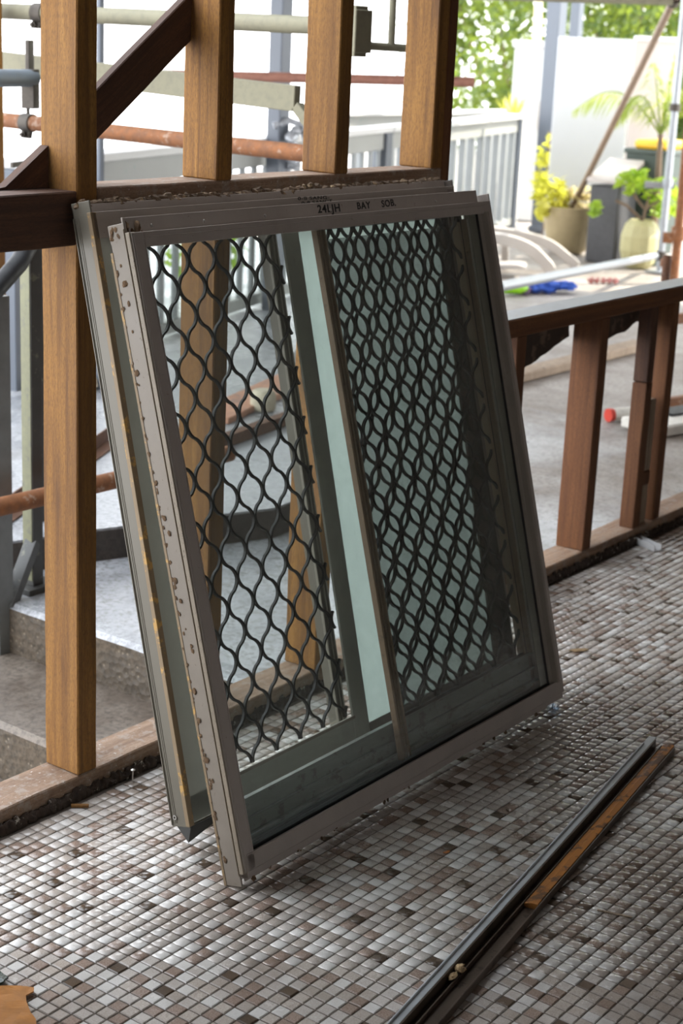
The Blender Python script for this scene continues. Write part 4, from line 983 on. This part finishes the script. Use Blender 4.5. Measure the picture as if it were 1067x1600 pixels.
mb.tube([c + Vector((-.09, .05, .23)), c + Vector((-.03, 0, .26)), c + Vector((.04, -.03, .24)), c + Vector((.06, -.05, .16))], .018, 10)
tag(mb.build('plastic_bundle', plain('crumpled_grey_plastic', (0.40, 0.42, 0.45), 0.3, 0.2, 0.5, 20, 0.2), None, 0, True), 'crumpled silver plastic bundle tied to the middle grey post', 'bundle')

# ================================================================== RIGHT YARD
pf = empty('panel_screen', (11.45, 5.9, 0)); tag(pf, 'free standing white panel screen with an open foot frame', 'screen')
pa, pb_ = Vector((11.315, 6.395, 0)), Vector((11.575, 5.895, 0)); dd = (pb_ - pa).normalized(); s = dd.cross(Vector((0, 0, 1)))
def pan(name, a, b, z0, z1, th, mat, par):
    mb = MB(); dv = (b - a); nn = dv.normalized().cross(Vector((0, 0, 1))); mb.obox((a + b) / 2 + Vector((0, 0, (z0 + z1) / 2)), dv / 2, nn * th / 2, Vector((0, 0, (z1 - z0) / 2))); return ch(mb.build(name, mat, None, 0.004), par)
pan('panel', pa, pb_, .215, 1.58, .04, PANEL, pf)
pan('foot_rail', pa, pb_, .0, .035, .05, PANEL, pf)
pan('foot_post', pb_ - dd * .06, pb_, .0, .215, .045, PANEL, pf); pan('foot_post', pa, pa + dd * .06, .0, .215, .045, PANEL, pf)
pc = Vector((11.93, 5.66, 0)); pf2 = empty('panel_screen', (11.9, 5.6, 0)); tag(pf2, 'pinkish white panel screen to the right of the white one', 'screen')
pan('panel', pb_ + dd * .012 + s * -.06, pc, .0, 1.575, .04, PANEL_P, pf2); pan('cap', pb_ + dd * .012 + s * -.06, pc, 1.575, 1.61, .06, PANEL, pf2)
pl = empty('white_pillar', (12.95, 7.60, 0)); tag(pl, 'narrow white pillar with a flat cap behind the balustrade corner', 'pillar')
pan('shaft', Vector((12.90, 7.72, 0)), Vector((13.03, 7.49, 0)), 0.0, 1.50, .22, WHITE, pl); pan('cap', Vector((12.89, 7.74, 0)), Vector((13.04, 7.47, 0)), 1.50, 1.56, .26, WHITE, pl)
pan('panel', Vector((12.93, 7.45, 0)), Vector((13.0, 7.33, 0)), .8, 1.05, .05, plain('brown_brick_face', (0.33, 0.23, 0.19), 0.8), pl)

# galvanised scaffold on the right
gs = empty('scaffold', (10.62, 5.05, 0)); tag(gs, 'galvanised scaffold upright with a low cross tube at the right', 'scaffold')
tubeo('standard', (10.62, 5.05, 0.03), (10.62, 5.05, 2.9), GALV, gs, .026)
tubeo('cross_tube', (6.30, 3.77, 0.425), (10.60, 5.075, 0.112), GALV, gs, .0242)
tubeo('cross_tube', (8.2, 5.35, 1.745), (8.82, 4.27, 1.76), LICHEN, gs, .024)
mb = MB(); mb.ring((10.62, 5.05, .62), (0, 0, 1), .026, .05, .012); mb.obox((10.60, 5.10, .60), (.05, -.09, 0), (.01, .006, 0), (0, 0, .022)); ch(mb.build('coupler', GALV, None, 0, True), gs)
mb = MB(); mb.ring((10.62, 5.05, .115), (0, 0, 1), .026, .06, .010); ch(mb.build('coupler', CLAMP, None, 0, True), gs)
mb = MB(); mb.ring((10.62, 5.05, 1.13), (0, 0, 1), .026, .05, .012); ch(mb.build('coupler', CLAMP, None, 0, True), gs)
mb = MB(); mb.box(10.54, 10.70, 4.97, 5.13, .0, .008); mb.lathe([(.018, .008), (.018, .06)], (10.62, 5.05, 0), 12); ch(mb.build('base_plate', GALV), gs)
t = empty('raking_tube', (11.82, 6.56, 0)); tag(t, 'long brown diagonal tube leaning across the white panels', 'tube')
tubeo('tube', (11.83, 6.565, -0.008), (8.60, 4.08, 1.93), TAN_TUBE, t, .0225)
mb = MB(); q = Vector((8.86, 4.28, 1.765)); mb.ring(q, (-.75, -.57, .45), .023, .06, .012); ch(mb.build('coupler', CLAMP, None, 0, True), t)
rf = empty('rusty_frame', (10.1, 4.75, 0)); tag(rf, 'rusty orange tube prop frame at the far right edge', 'prop')
tubeo('upright', (10.15, 4.715, 0.0), (10.15, 4.715, 2.4), RUST, rf, .03)
mb = MB(); mb.ring((10.15, 4.715, .33), (0, 0, 1), .03, .09, .016); ch(mb.build('collar', RUST, None, 0, True), rf)
for zz, hh in ((.30, .07), (.13, .05)):
    mb = MB(); mb.beam((10.13, 4.74, zz), (10.10, 4.80, zz), .04, hh); ch(mb.build('bracket', RUST, None, .002), rf)
rf = empty('rusty_frame', (6.3, 2.92, 0)); tag(rf, 'low rusty steel frame just beyond the low wall, right edge', 'prop')
tubeo('upright', (6.235, 2.93, -.008), (6.225, 2.93, .66), RUST_D, rf, .018)
for zz in (.39, .03):
    mb = MB(); mb.beam((6.235, 2.93, zz), (6.95, 2.75, zz), .03, .04); ch(mb.build('crossbar', RUST), rf)
tubeo('upright', (6.95, 2.75, -.008), (6.95, 2.75, .66), RUST, rf, .018)

# plank, foam board, plastic tube
o = bar('timber_plank', (5.9, 3.70), (7.65, 3.70), .10, .045, WOOD_G, 'long pale timber plank on the ground beyond the low wall', 'plank', -.0075)
o = bar('foam_board', (5.86, 2.80), (6.60, 2.62), .22, .045, FOAM, 'thick white foam board lying beyond the low wall right edge', 'board', -.0075)
o = bar('black_packet', (6.05, 2.80), (6.30, 2.74), .10, .010, BLACK, 'flat black packet resting on the white foam board', 'packet', .039)
t = empty('sealant_tube', (5.98, 2.99, 0)); tag(t, 'white sealant tube with a red end on the concrete', 'tube')
mb = MB(); mb.tube([(5.965, 2.985, .018), (6.16, 2.90, .018)], .026, 14); ch(mb.build('body', FOAM, None, 0, True), t)
mb = MB(); mb.tube([(5.945, 2.994, .018), (5.964, 2.9855, .018)], .028, 14); ch(mb.build('end_cap', REDP, None, 0, True), t)

# plastic garden chair lying on its side
pcq = empty('plastic_chair', (9.9, 5.65, 0)); tag(pcq, 'white plastic chair lying overturned on the concrete', 'chair')
er = Vector((.50, -.866, 0)); ef = Vector((.866, .50, 0)); Z = Vector((0, 0, 1)); cb = Vector((9.75, 5.78, 0))
def PT(u, f, z): return cb + er * u + ef * f + Z * z * .74
def strap(pts, w, th, name):
    mb = MB(); pts = [Vector(p) for p in pts]; vs = []; fs = []
    for i, p in enumerate(pts):
        dv = (pts[min(i + 1, len(pts) - 1)] - pts[max(0, i - 1)]).normalized(); sd = ef; up = sd.cross(dv).normalized()
        for a, b in ((-1, -1), (1, -1), (1, 1), (-1, 1)): vs.append(p + sd * a * w / 2 + up * b * th / 2)
    for i in range(len(pts) - 1):
        for k in range(4): fs.append((i * 4 + k, i * 4 + (k + 1) % 4, i * 4 + 4 + (k + 1) % 4, i * 4 + 4 + k))
    fs += [(3, 2, 1, 0), tuple((len(pts) - 1) * 4 + k for k in range(4))]
    mb.add(vs, fs); return ch(mb.build(name, PLASTIC, None, .004, True), pcq)
def arc(pts, n=6):
    out = []
    for i in range(len(pts) - 1):
        p0 = Vector(pts[max(i - 1, 0)]); p1 = Vector(pts[i]); p2 = Vector(pts[i + 1]); p3 = Vector(pts[min(i + 2, len(pts) - 1)])
        for k in range(n):
            t_ = k / n; out.append(0.5 * ((2 * p1) + (p2 - p0) * t_ + (2 * p0 - 5 * p1 + 4 * p2 - p3) * t_ ** 2 + (3 * p1 - p0 - 3 * p2 + p3) * t_ ** 3))
    out.append(Vector(pts[-1])); return out
strap(arc([PT(-.52, -.08, .02), PT(-.42, -.08, .24), PT(-.12, -.08, .30), PT(.12, -.08, .24), PT(.26, -.08, .10), PT(.30, -.08, .03)]), .10, .075, 'arm')
strap(arc([PT(-.52, .25, .06), PT(-.40, .25, .29), PT(-.05, .25, .31), PT(.25, .25, .24), PT(.42, .25, .10), PT(.48, .25, .03)]), .08, .065, 'arm')
strap(arc([PT(-.40, -.30, .03), PT(-.2, -.30, .07), PT(.05, -.28, .10), PT(.13, -.25, .09)]), .22, .025, 'seat')
mb = MB(); mb.blob(PT(-.26, -.02, .10), .16, .15, .10, 4, .2, 16, 10); ch(mb.build('seat_back', plain('grey_plastic_shell', (0.42, 0.38, 0.35), 0.45), None, 0, True), pcq)
mb = MB(); mb.tube([PT(-.45, -.16, .15), PT(-.2, -.16, .20), PT(-.10, -.16, .23)], [.03, .035, .02], 12); ch(mb.build('leg', plain('charcoal_plastic', (0.05, 0.05, 0.06), 0.35), None, 0, True), pcq)
strap(arc([PT(-.02, .1, -.002), PT(-.02, .1, .12), PT(-.03, .1, .25)]), .05, .05, 'leg')
# rag, bottle, rubbish
mb = MB()
for k in range(11): mb.blob((8.93 + k * .025, 5.19 - k * .021 + .03 * math.sin(k * 2), .02 + .02 * abs(math.sin(k * 1.3))), .06, .06, .045 * (1 - .05 * k), k, .6, 10, 7)
tag(mb.build('blue_rag', BLUE, None, 0, True), 'crumpled blue rag on the concrete beyond the low wall', 'rag')
mb = MB(); mb.tube([(8.72, 5.21, .035), (8.75, 5.19, .036), (8.83, 5.135, .036), (8.86, 5.115, .03), (8.88, 5.10, .018)], [.02, .038, .040, .03, .012], 14)
tag(mb.build('green_bottle', LIME, None, 0, True), 'lime green plastic bottle lying beside the blue rag', 'bottle')
mb = MB(); mb.blob((8.87, 5.13, .02), .035, .05, .03, 5, .6); tag(mb.build('purple_rag', plain('dusky_purple_cloth', (0.14, 0.09, 0.16), 0.9), None, 0, True), 'dusky purple rag between the green bottle and blue rag', 'rag')
mb = MB()
for k in range(5): mb.blob((9.70 + .03 * k, 5.10 - .03 * k, .012), .03, .02, .02, k, .7, 8, 5)
tag(mb.build('litter_scrap', plain('faded_red_wrapper', (0.42, 0.16, 0.14), 0.6), None, 0, True), 'crumpled faded red wrapper on the concrete near the low wall', 'litter')
o = timber('timber_batten', 7.4, 8.7, 4.62, 4.68, -.0115, .02, FOAM, axis='x'); tag(o, 'pale batten on the concrete below the lime bottle', 'batten')

# pots and plants
def leaf_quads(mb, c, n, r, size, seed, flat=0.5, rz=None):
    rr = random.Random(seed); c = Vector(c)
    for _ in range(n):
        while True:
            p = Vector((rr.uniform(-1, 1), rr.uniform(-1, 1), rr.uniform(-1, 1)))
            if p.length <= 1 and p.length > .3: break
        q = c + Vector((p.x * r, p.y * r, p.z * (rz or r)))
        a = Vector((rr.gauss(0, 1), rr.gauss(0, 1), rr.gauss(0, flat))).normalized(); b = a.cross(Vector((rr.gauss(0, 1), rr.gauss(0, 1), rr.gauss(0, 1)))).normalized()
        s_ = size * rr.uniform(.6, 1.3)
        mb.add([q - a * s_, q + b * s_ * .45, q + a * s_, q - b * s_ * .45], [(0, 1, 2, 3)])
tp = empty('tapered_pot', (11.10, 6.06, 0)); tag(tp, 'tall tapered tan pot in front of the white panel', 'pot')
mb = MB(); mb.lathe([(.12, 0), (.145, .02), (.185, .16), (.205, .30), (.208, .345), (.19, .345), (.185, .29)], (0, 0, 0), 32); mb.build('pot', POT, tp, 0, True)
mb = MB(); mb.lathe([(.18, .28), (.17, .305), (.0, .32)], (0, 0, 0), 20); mb.build('soil', SOIL, tp)
mb = MB(); leaf_quads(mb, (-.12, .10, .42), 150, .14, .055, 3, .8, .16); mb.build('foliage', LEAFY, tp)
mb = MB(); leaf_quads(mb, (.06, -.03, .40), 60, .13, .05, 5, .8, .10); mb.build('flowers', leaf_mat('cream_petal', (.75, .55, .35), (.9, .85, .7)), tp)
mb = MB()
for k in range(9):
    a = k * .7; mb.tube([(.02, 0, .31), (.08 * math.cos(a), .08 * math.sin(a), .42), (.17 * math.cos(a), .17 * math.sin(a), .47)], .005, 6)
mb.build('stems', BARK, tp)
hp = empty('hanging_vine', (11.70, 6.62, 0)); tag(hp, 'yellow green leafy climber beside the thick grey post', 'plant')
mb = MB(); leaf_quads(mb, (0, 0, .48), 170, .10, .05, 8, .9, .38); mb.build('foliage', LEAFY, hp)
mb = MB(); mb.tube([(0, 0, -.012), (.02, 0, .4), (-.01, 0, .85)], .012, 8); mb.build('stem', BARK, hp)
up = empty('yellow_pot', (10.75, 5.285, 0)); tag(up, 'squat pale yellow pot with a leafy frangipani, behind the upright', 'pot')
mb = MB(); mb.lathe([(.08, -.01), (.115, .03), (.142, .12), (.142, .22), (.118, .30), (.085, .335), (.075, .335), (.07, .30)], (0, 0, 0), 14); mb.build('pot', POT_Y, up, .004)
mb = MB(); mb.lathe([(.07, .29), (.05, .30), (0, .305)], (0, 0, 0), 14); mb.build('soil', SOIL, up)
mb = MB()
for pts in (((0, 0, .29), (.02, -.02, .45), (.05, -.05, .62)), ((.01, 0, .33), (-.06, .10, .43), (-.10, .17, .46)), ((.02, -.02, .40), (-.03, .06, .50), (-.04, .08, .58)), ((.02, -.02, .42), (.06, -.12, .50), (.08, -.15, .55))): mb.tube(pts, .011, 8)
mb.build('branch', BARK, up, 0, True)
mb = MB(); leaf_quads(mb, (-.03, .08, .60), 70, .13, .055, 13, .7, .09); leaf_quads(mb, (.06, -.12, .50), 80, .12, .05, 14, .7, .16); leaf_quads(mb, (-.17, .30, .40), 16, .05, .05, 15)
mb.build('foliage', LEAF3, up)
def frond(mb, base, tip, sag, nl, ll, seed):
    base, tip = Vector(base), Vector(tip); rr = random.Random(seed); pts = []
    for k in range(13):
        u = k / 12; p = base.lerp(tip, u); p.z += sag * math.sin(PI * u) ; pts.append(p)
    mb.tube(pts, [.009 * (1 - .8 * k / 12) for k in range(13)], 6)
    side = (tip - base).cross(Vector((0, 0, 1))).normalized()
    for k in range(nl):
        u = .18 + .82 * k / nl; i = min(11, int(u * 12)); p = pts[i].lerp(pts[i + 1], u * 12 - i); dv = (pts[i + 1] - pts[i]).normalized()
        l_ = ll * math.sin(PI * (.12 + .85 * u)) * rr.uniform(.85, 1.1)
        for sg in (-1, 1):
            e = (dv * .45 + side * sg * .8 + Vector((0, 0, -.55 + rr.uniform(-.3, .3)))).normalized(); b = e.cross(Vector((0, 0, 1))).normalized() * .0055
            q1 = p + e * l_ * .5 + Vector((0, 0, .01)); q2 = p + e * l_ + Vector((0, 0, -.03))
            mb.add([p - b * .5, p + b * .5, q1 + b, q1 - b, q2], [(0, 1, 2, 3), (3, 2, 4)])
pp = empty('potted_palm', (10.98, 5.30, 0)); tag(pp, 'young palm with arching fronds standing against the pink panel', 'palm')
mb = MB(); mb.lathe([(.055, -.008), (.065, .08), (.072, .17), (.06, .17), (.055, .14)], (0, 0, 0), 20); mb.build('pot', BINM, pp, 0, True)
mb = MB(); mb.tube([(0, 0, .15), (.005, 0, .5), (-.005, .01, .93)], [.030, .024, .018], 12); mb.build('trunk', BARK, pp, 0, True)
for k, (tip, sag) in enumerate((((-.30, .58, 1.05), .22), ((.0, .12, 1.42), .02), ((.03, -.04, 1.52), .0), ((.06, -.25, 1.40), .10), ((-.16, .30, .98), .24), ((.25, -.45, 1.10), .25), ((.5, .1, 1.15), .2))):
    mb = MB(); frond(mb, (-.005, .01, .92), tip, sag, 30, .27, k); mb.build('frond', PALM, pp)
bn = empty('wheelie_bin', (11.28, 5.47, 0)); tag(bn, 'dark green wheelie bin with a yellow lid beside the palm', 'bin')
mb = MB(); mb.add([(-.14, -.12, .04), (.14, -.12, .04), (.14, .12, .04), (-.14, .12, .04), (-.19, -.16, .78), (.19, -.16, .78), (.19, .16, .78), (-.19, .16, .78)], [(3, 2, 1, 0), (4, 5, 6, 7), (0, 1, 5, 4), (1, 2, 6, 5), (2, 3, 7, 6), (3, 0, 4, 7)]); mb.box(-.205, .205, -.175, .175, .775, .81); mb.build('body', BINM, bn, .006)
mb = MB(); mb.box(-.20, .20, -.17, .10, .811, .875); mb.build('lid', YELLOW, bn, .02)
for sx in (-.13, .13):
    mb = MB(); mb.tube([(sx - .02, .15, .055), (sx + .02, .15, .055)], .06, 16); mb.build('wheel', BLACK, bn)
bn = empty('grey_crate', (10.90, 5.60, 0)); tag(bn, 'dark grey crate with tilted white lid beside the panel screen', 'crate')
mb = MB(); mb.box(-.15, .13, -.12, .12, -.008, .55); mb.build('body', plain('charcoal_plastic_box', (0.06, 0.06, 0.065), 0.5), bn, .01)
mb = MB(); mb.add([(-.18, -.14, .57), (.16, -.14, .70), (.16, .14, .70), (-.18, .14, .57), (-.18, -.14, .59), (.16, -.14, .73), (.16, .14, .73), (-.18, .14, .59)], [(3, 2, 1, 0), (4, 5, 6, 7), (0, 1, 5, 4), (1, 2, 6, 5), (2, 3, 7, 6), (3, 0, 4, 7)]); mb.build('lid', PANEL_P, bn)
yb = empty('yucca', (12.5, 7.45, 0)); tag(yb, 'spiky yellow green plant on the far balustrade', 'plant')
mb = MB(); rr = random.Random(6)
for k in range(22):
    a = rr.uniform(0, 6.28); t_ = rr.uniform(.2, 1.0); e = Vector((math.cos(a) * t_ * .22, math.sin(a) * t_ * .22, .34 - .16 * t_)); b = e.cross(Vector((0, 0, 1))).normalized() * .012; o_ = Vector((0, 0, .86))
    mb.add([o_ - b, o_ + b, o_ + e * .6 + b, o_ + e * .6 - b, o_ + e], [(0, 1, 2, 3), (3, 2, 4)])
mb.build('blades', LEAFY, yb)
mb = MB(); mb.lathe([(.09, -.01), (.10, .5), (.12, .88), (.10, .88)], (0, 0, 0), 16); mb.build('pot', FOAM, yb, 0, True)

# low shrubs behind the balustrade
for k, (x, y, r, lab) in enumerate(((5.35, 5.60, .24, 'low green shrub behind the near end of the balustrade'), (6.95, 6.10, .26, 'low yellow green shrub behind the middle of the balustrade'), (9.4, 6.75, .30, 'leafy shrub behind the far end of the balustrade'))):
    zz = .083 if k < 2 else -.012
    t = empty('shrub', (x, y, zz)); tag(t, lab, 'shrub', 'shrubs behind the balustrade')
    mb = MB(); leaf_quads(mb, (0, 0, .30), 260, r, .045, 60 + k, .8, .28); mb.build('foliage', LEAF3, t)
    mb = MB(); mb.tube([(0, 0, 0), (.02, .01, .2), (0, .03, .42)], [.014, .011, .006], 7); mb.build('stem', BARK, t)
# trees beyond
def tree(x, y, z0, h, r, n, size, mat, label, seed):
    t = empty('tree', (x, y, z0)); tag(t, label, 'tree', 'trees beyond the yard')
    rr = random.Random(seed); mb = MB(); tips = []
    mb.tube([(0, 0, 0), (.1, .05, h * .3), (0, 0, h * .62)], [.16, .12, .08], 10)
    for k in range(9):
        a = k * 2.4; zz = h * rr.uniform(.28, .6); e = Vector((math.cos(a) * r * rr.uniform(.5, .95), math.sin(a) * r * rr.uniform(.5, .95), h * rr.uniform(.45, .95)))
        mb.tube([(0, 0, zz), e * .5 + Vector((0, 0, zz * .35)), e], [.07, .045, .015], 7); tips.append(e)
    mb.build('trunk', BARK, t, 0, True)
    V_, F_ = [], []; nr_ = np.random.RandomState(seed); cl = []
    for e in tips + [Vector((0, 0, h * .75))]:
        for _ in range(4): cl.append(e + Vector((rr.gauss(0, r * .25), rr.gauss(0, r * .25), rr.gauss(0, h * .10))))
    cl = np.array([list(c) for c in cl]); pick = nr_.randint(0, len(cl), n)
    P = cl[pick] + nr_.normal(0, 1, (n, 3)) * np.array([r * .16, r * .16, h * .06])
    a = nr_.normal(0, 1, (n, 3)); a /= np.linalg.norm(a, axis=1, keepdims=True); b = np.cross(a, nr_.normal(0, 1, (n, 3))); b /= np.linalg.norm(b, axis=1, keepdims=True)
    s_ = (size * nr_.uniform(.6, 1.3, n))[:, None]
    V_ = np.stack([P - a * s_, P + b * s_ * .5, P + a * s_, P - b * s_ * .5], 1).reshape(-1, 3)
    me = bpy.data.meshes.new('crown'); me.vertices.add(n * 4); me.vertices.foreach_set('co', V_.astype(np.float32).reshape(-1))
    me.loops.add(n * 4); me.loops.foreach_set('vertex_index', np.arange(n * 4, dtype=np.int32)); me.polygons.add(n); me.polygons.foreach_set('loop_start', np.arange(0, n * 4, 4, dtype=np.int32)); me.update(calc_edges=True)
    me.materials.append(mat); o = bpy.data.objects.new('crown', me); COL.objects.link(o); o.parent = t
    return t
tree(25.5, 15.0, -3, 6.6, 1.9, 15000, .075, LEAF, 'sunlit yellow green tree nearest the stud wall edge', 1)
tree(24.0, 11.6, -3, 7.4, 1.9, 15000, .075, LEAF2, 'dark green tree behind the white pillar', 2)
tree(31.0, 13.2, -3, 8.2, 2.2, 15000, .085, LEAF, 'yellow green tree behind the thick grey post', 3)
tree(27.0, 8.2, -3, 7.6, 2.0, 15000, .08, LEAF2, 'dark green tree rising above the white panel screen', 4)
tree(27.0, 4.0, -3, 7.6, 1.9, 15000, .08, LEAF, 'tree above the pinkish panel at the right edge', 5)
mb = MB(); pts = [(13.70, 7.90, 0), (13.68, 7.92, .8), (13.65, 7.94, 1.5), (13.62, 7.96, 2.6)]; mb.tube(pts, [.05, .045, .04, .035], 10)
t = empty('sapling', (13.7, 7.9, 0)); tag(t, 'slim pale barked sapling just left of the thick grey post', 'tree')
ch(mb.build('trunk', plain('pale_yellow_bark', (0.62, 0.55, 0.36), 0.8, 0, 0.25, 20, 0.2), None, 0, True), t)
mb = MB(); leaf_quads(mb, (-.1, .02, 2.75), 160, .4, .06, 44); mb.build('foliage', LEAF3, t)
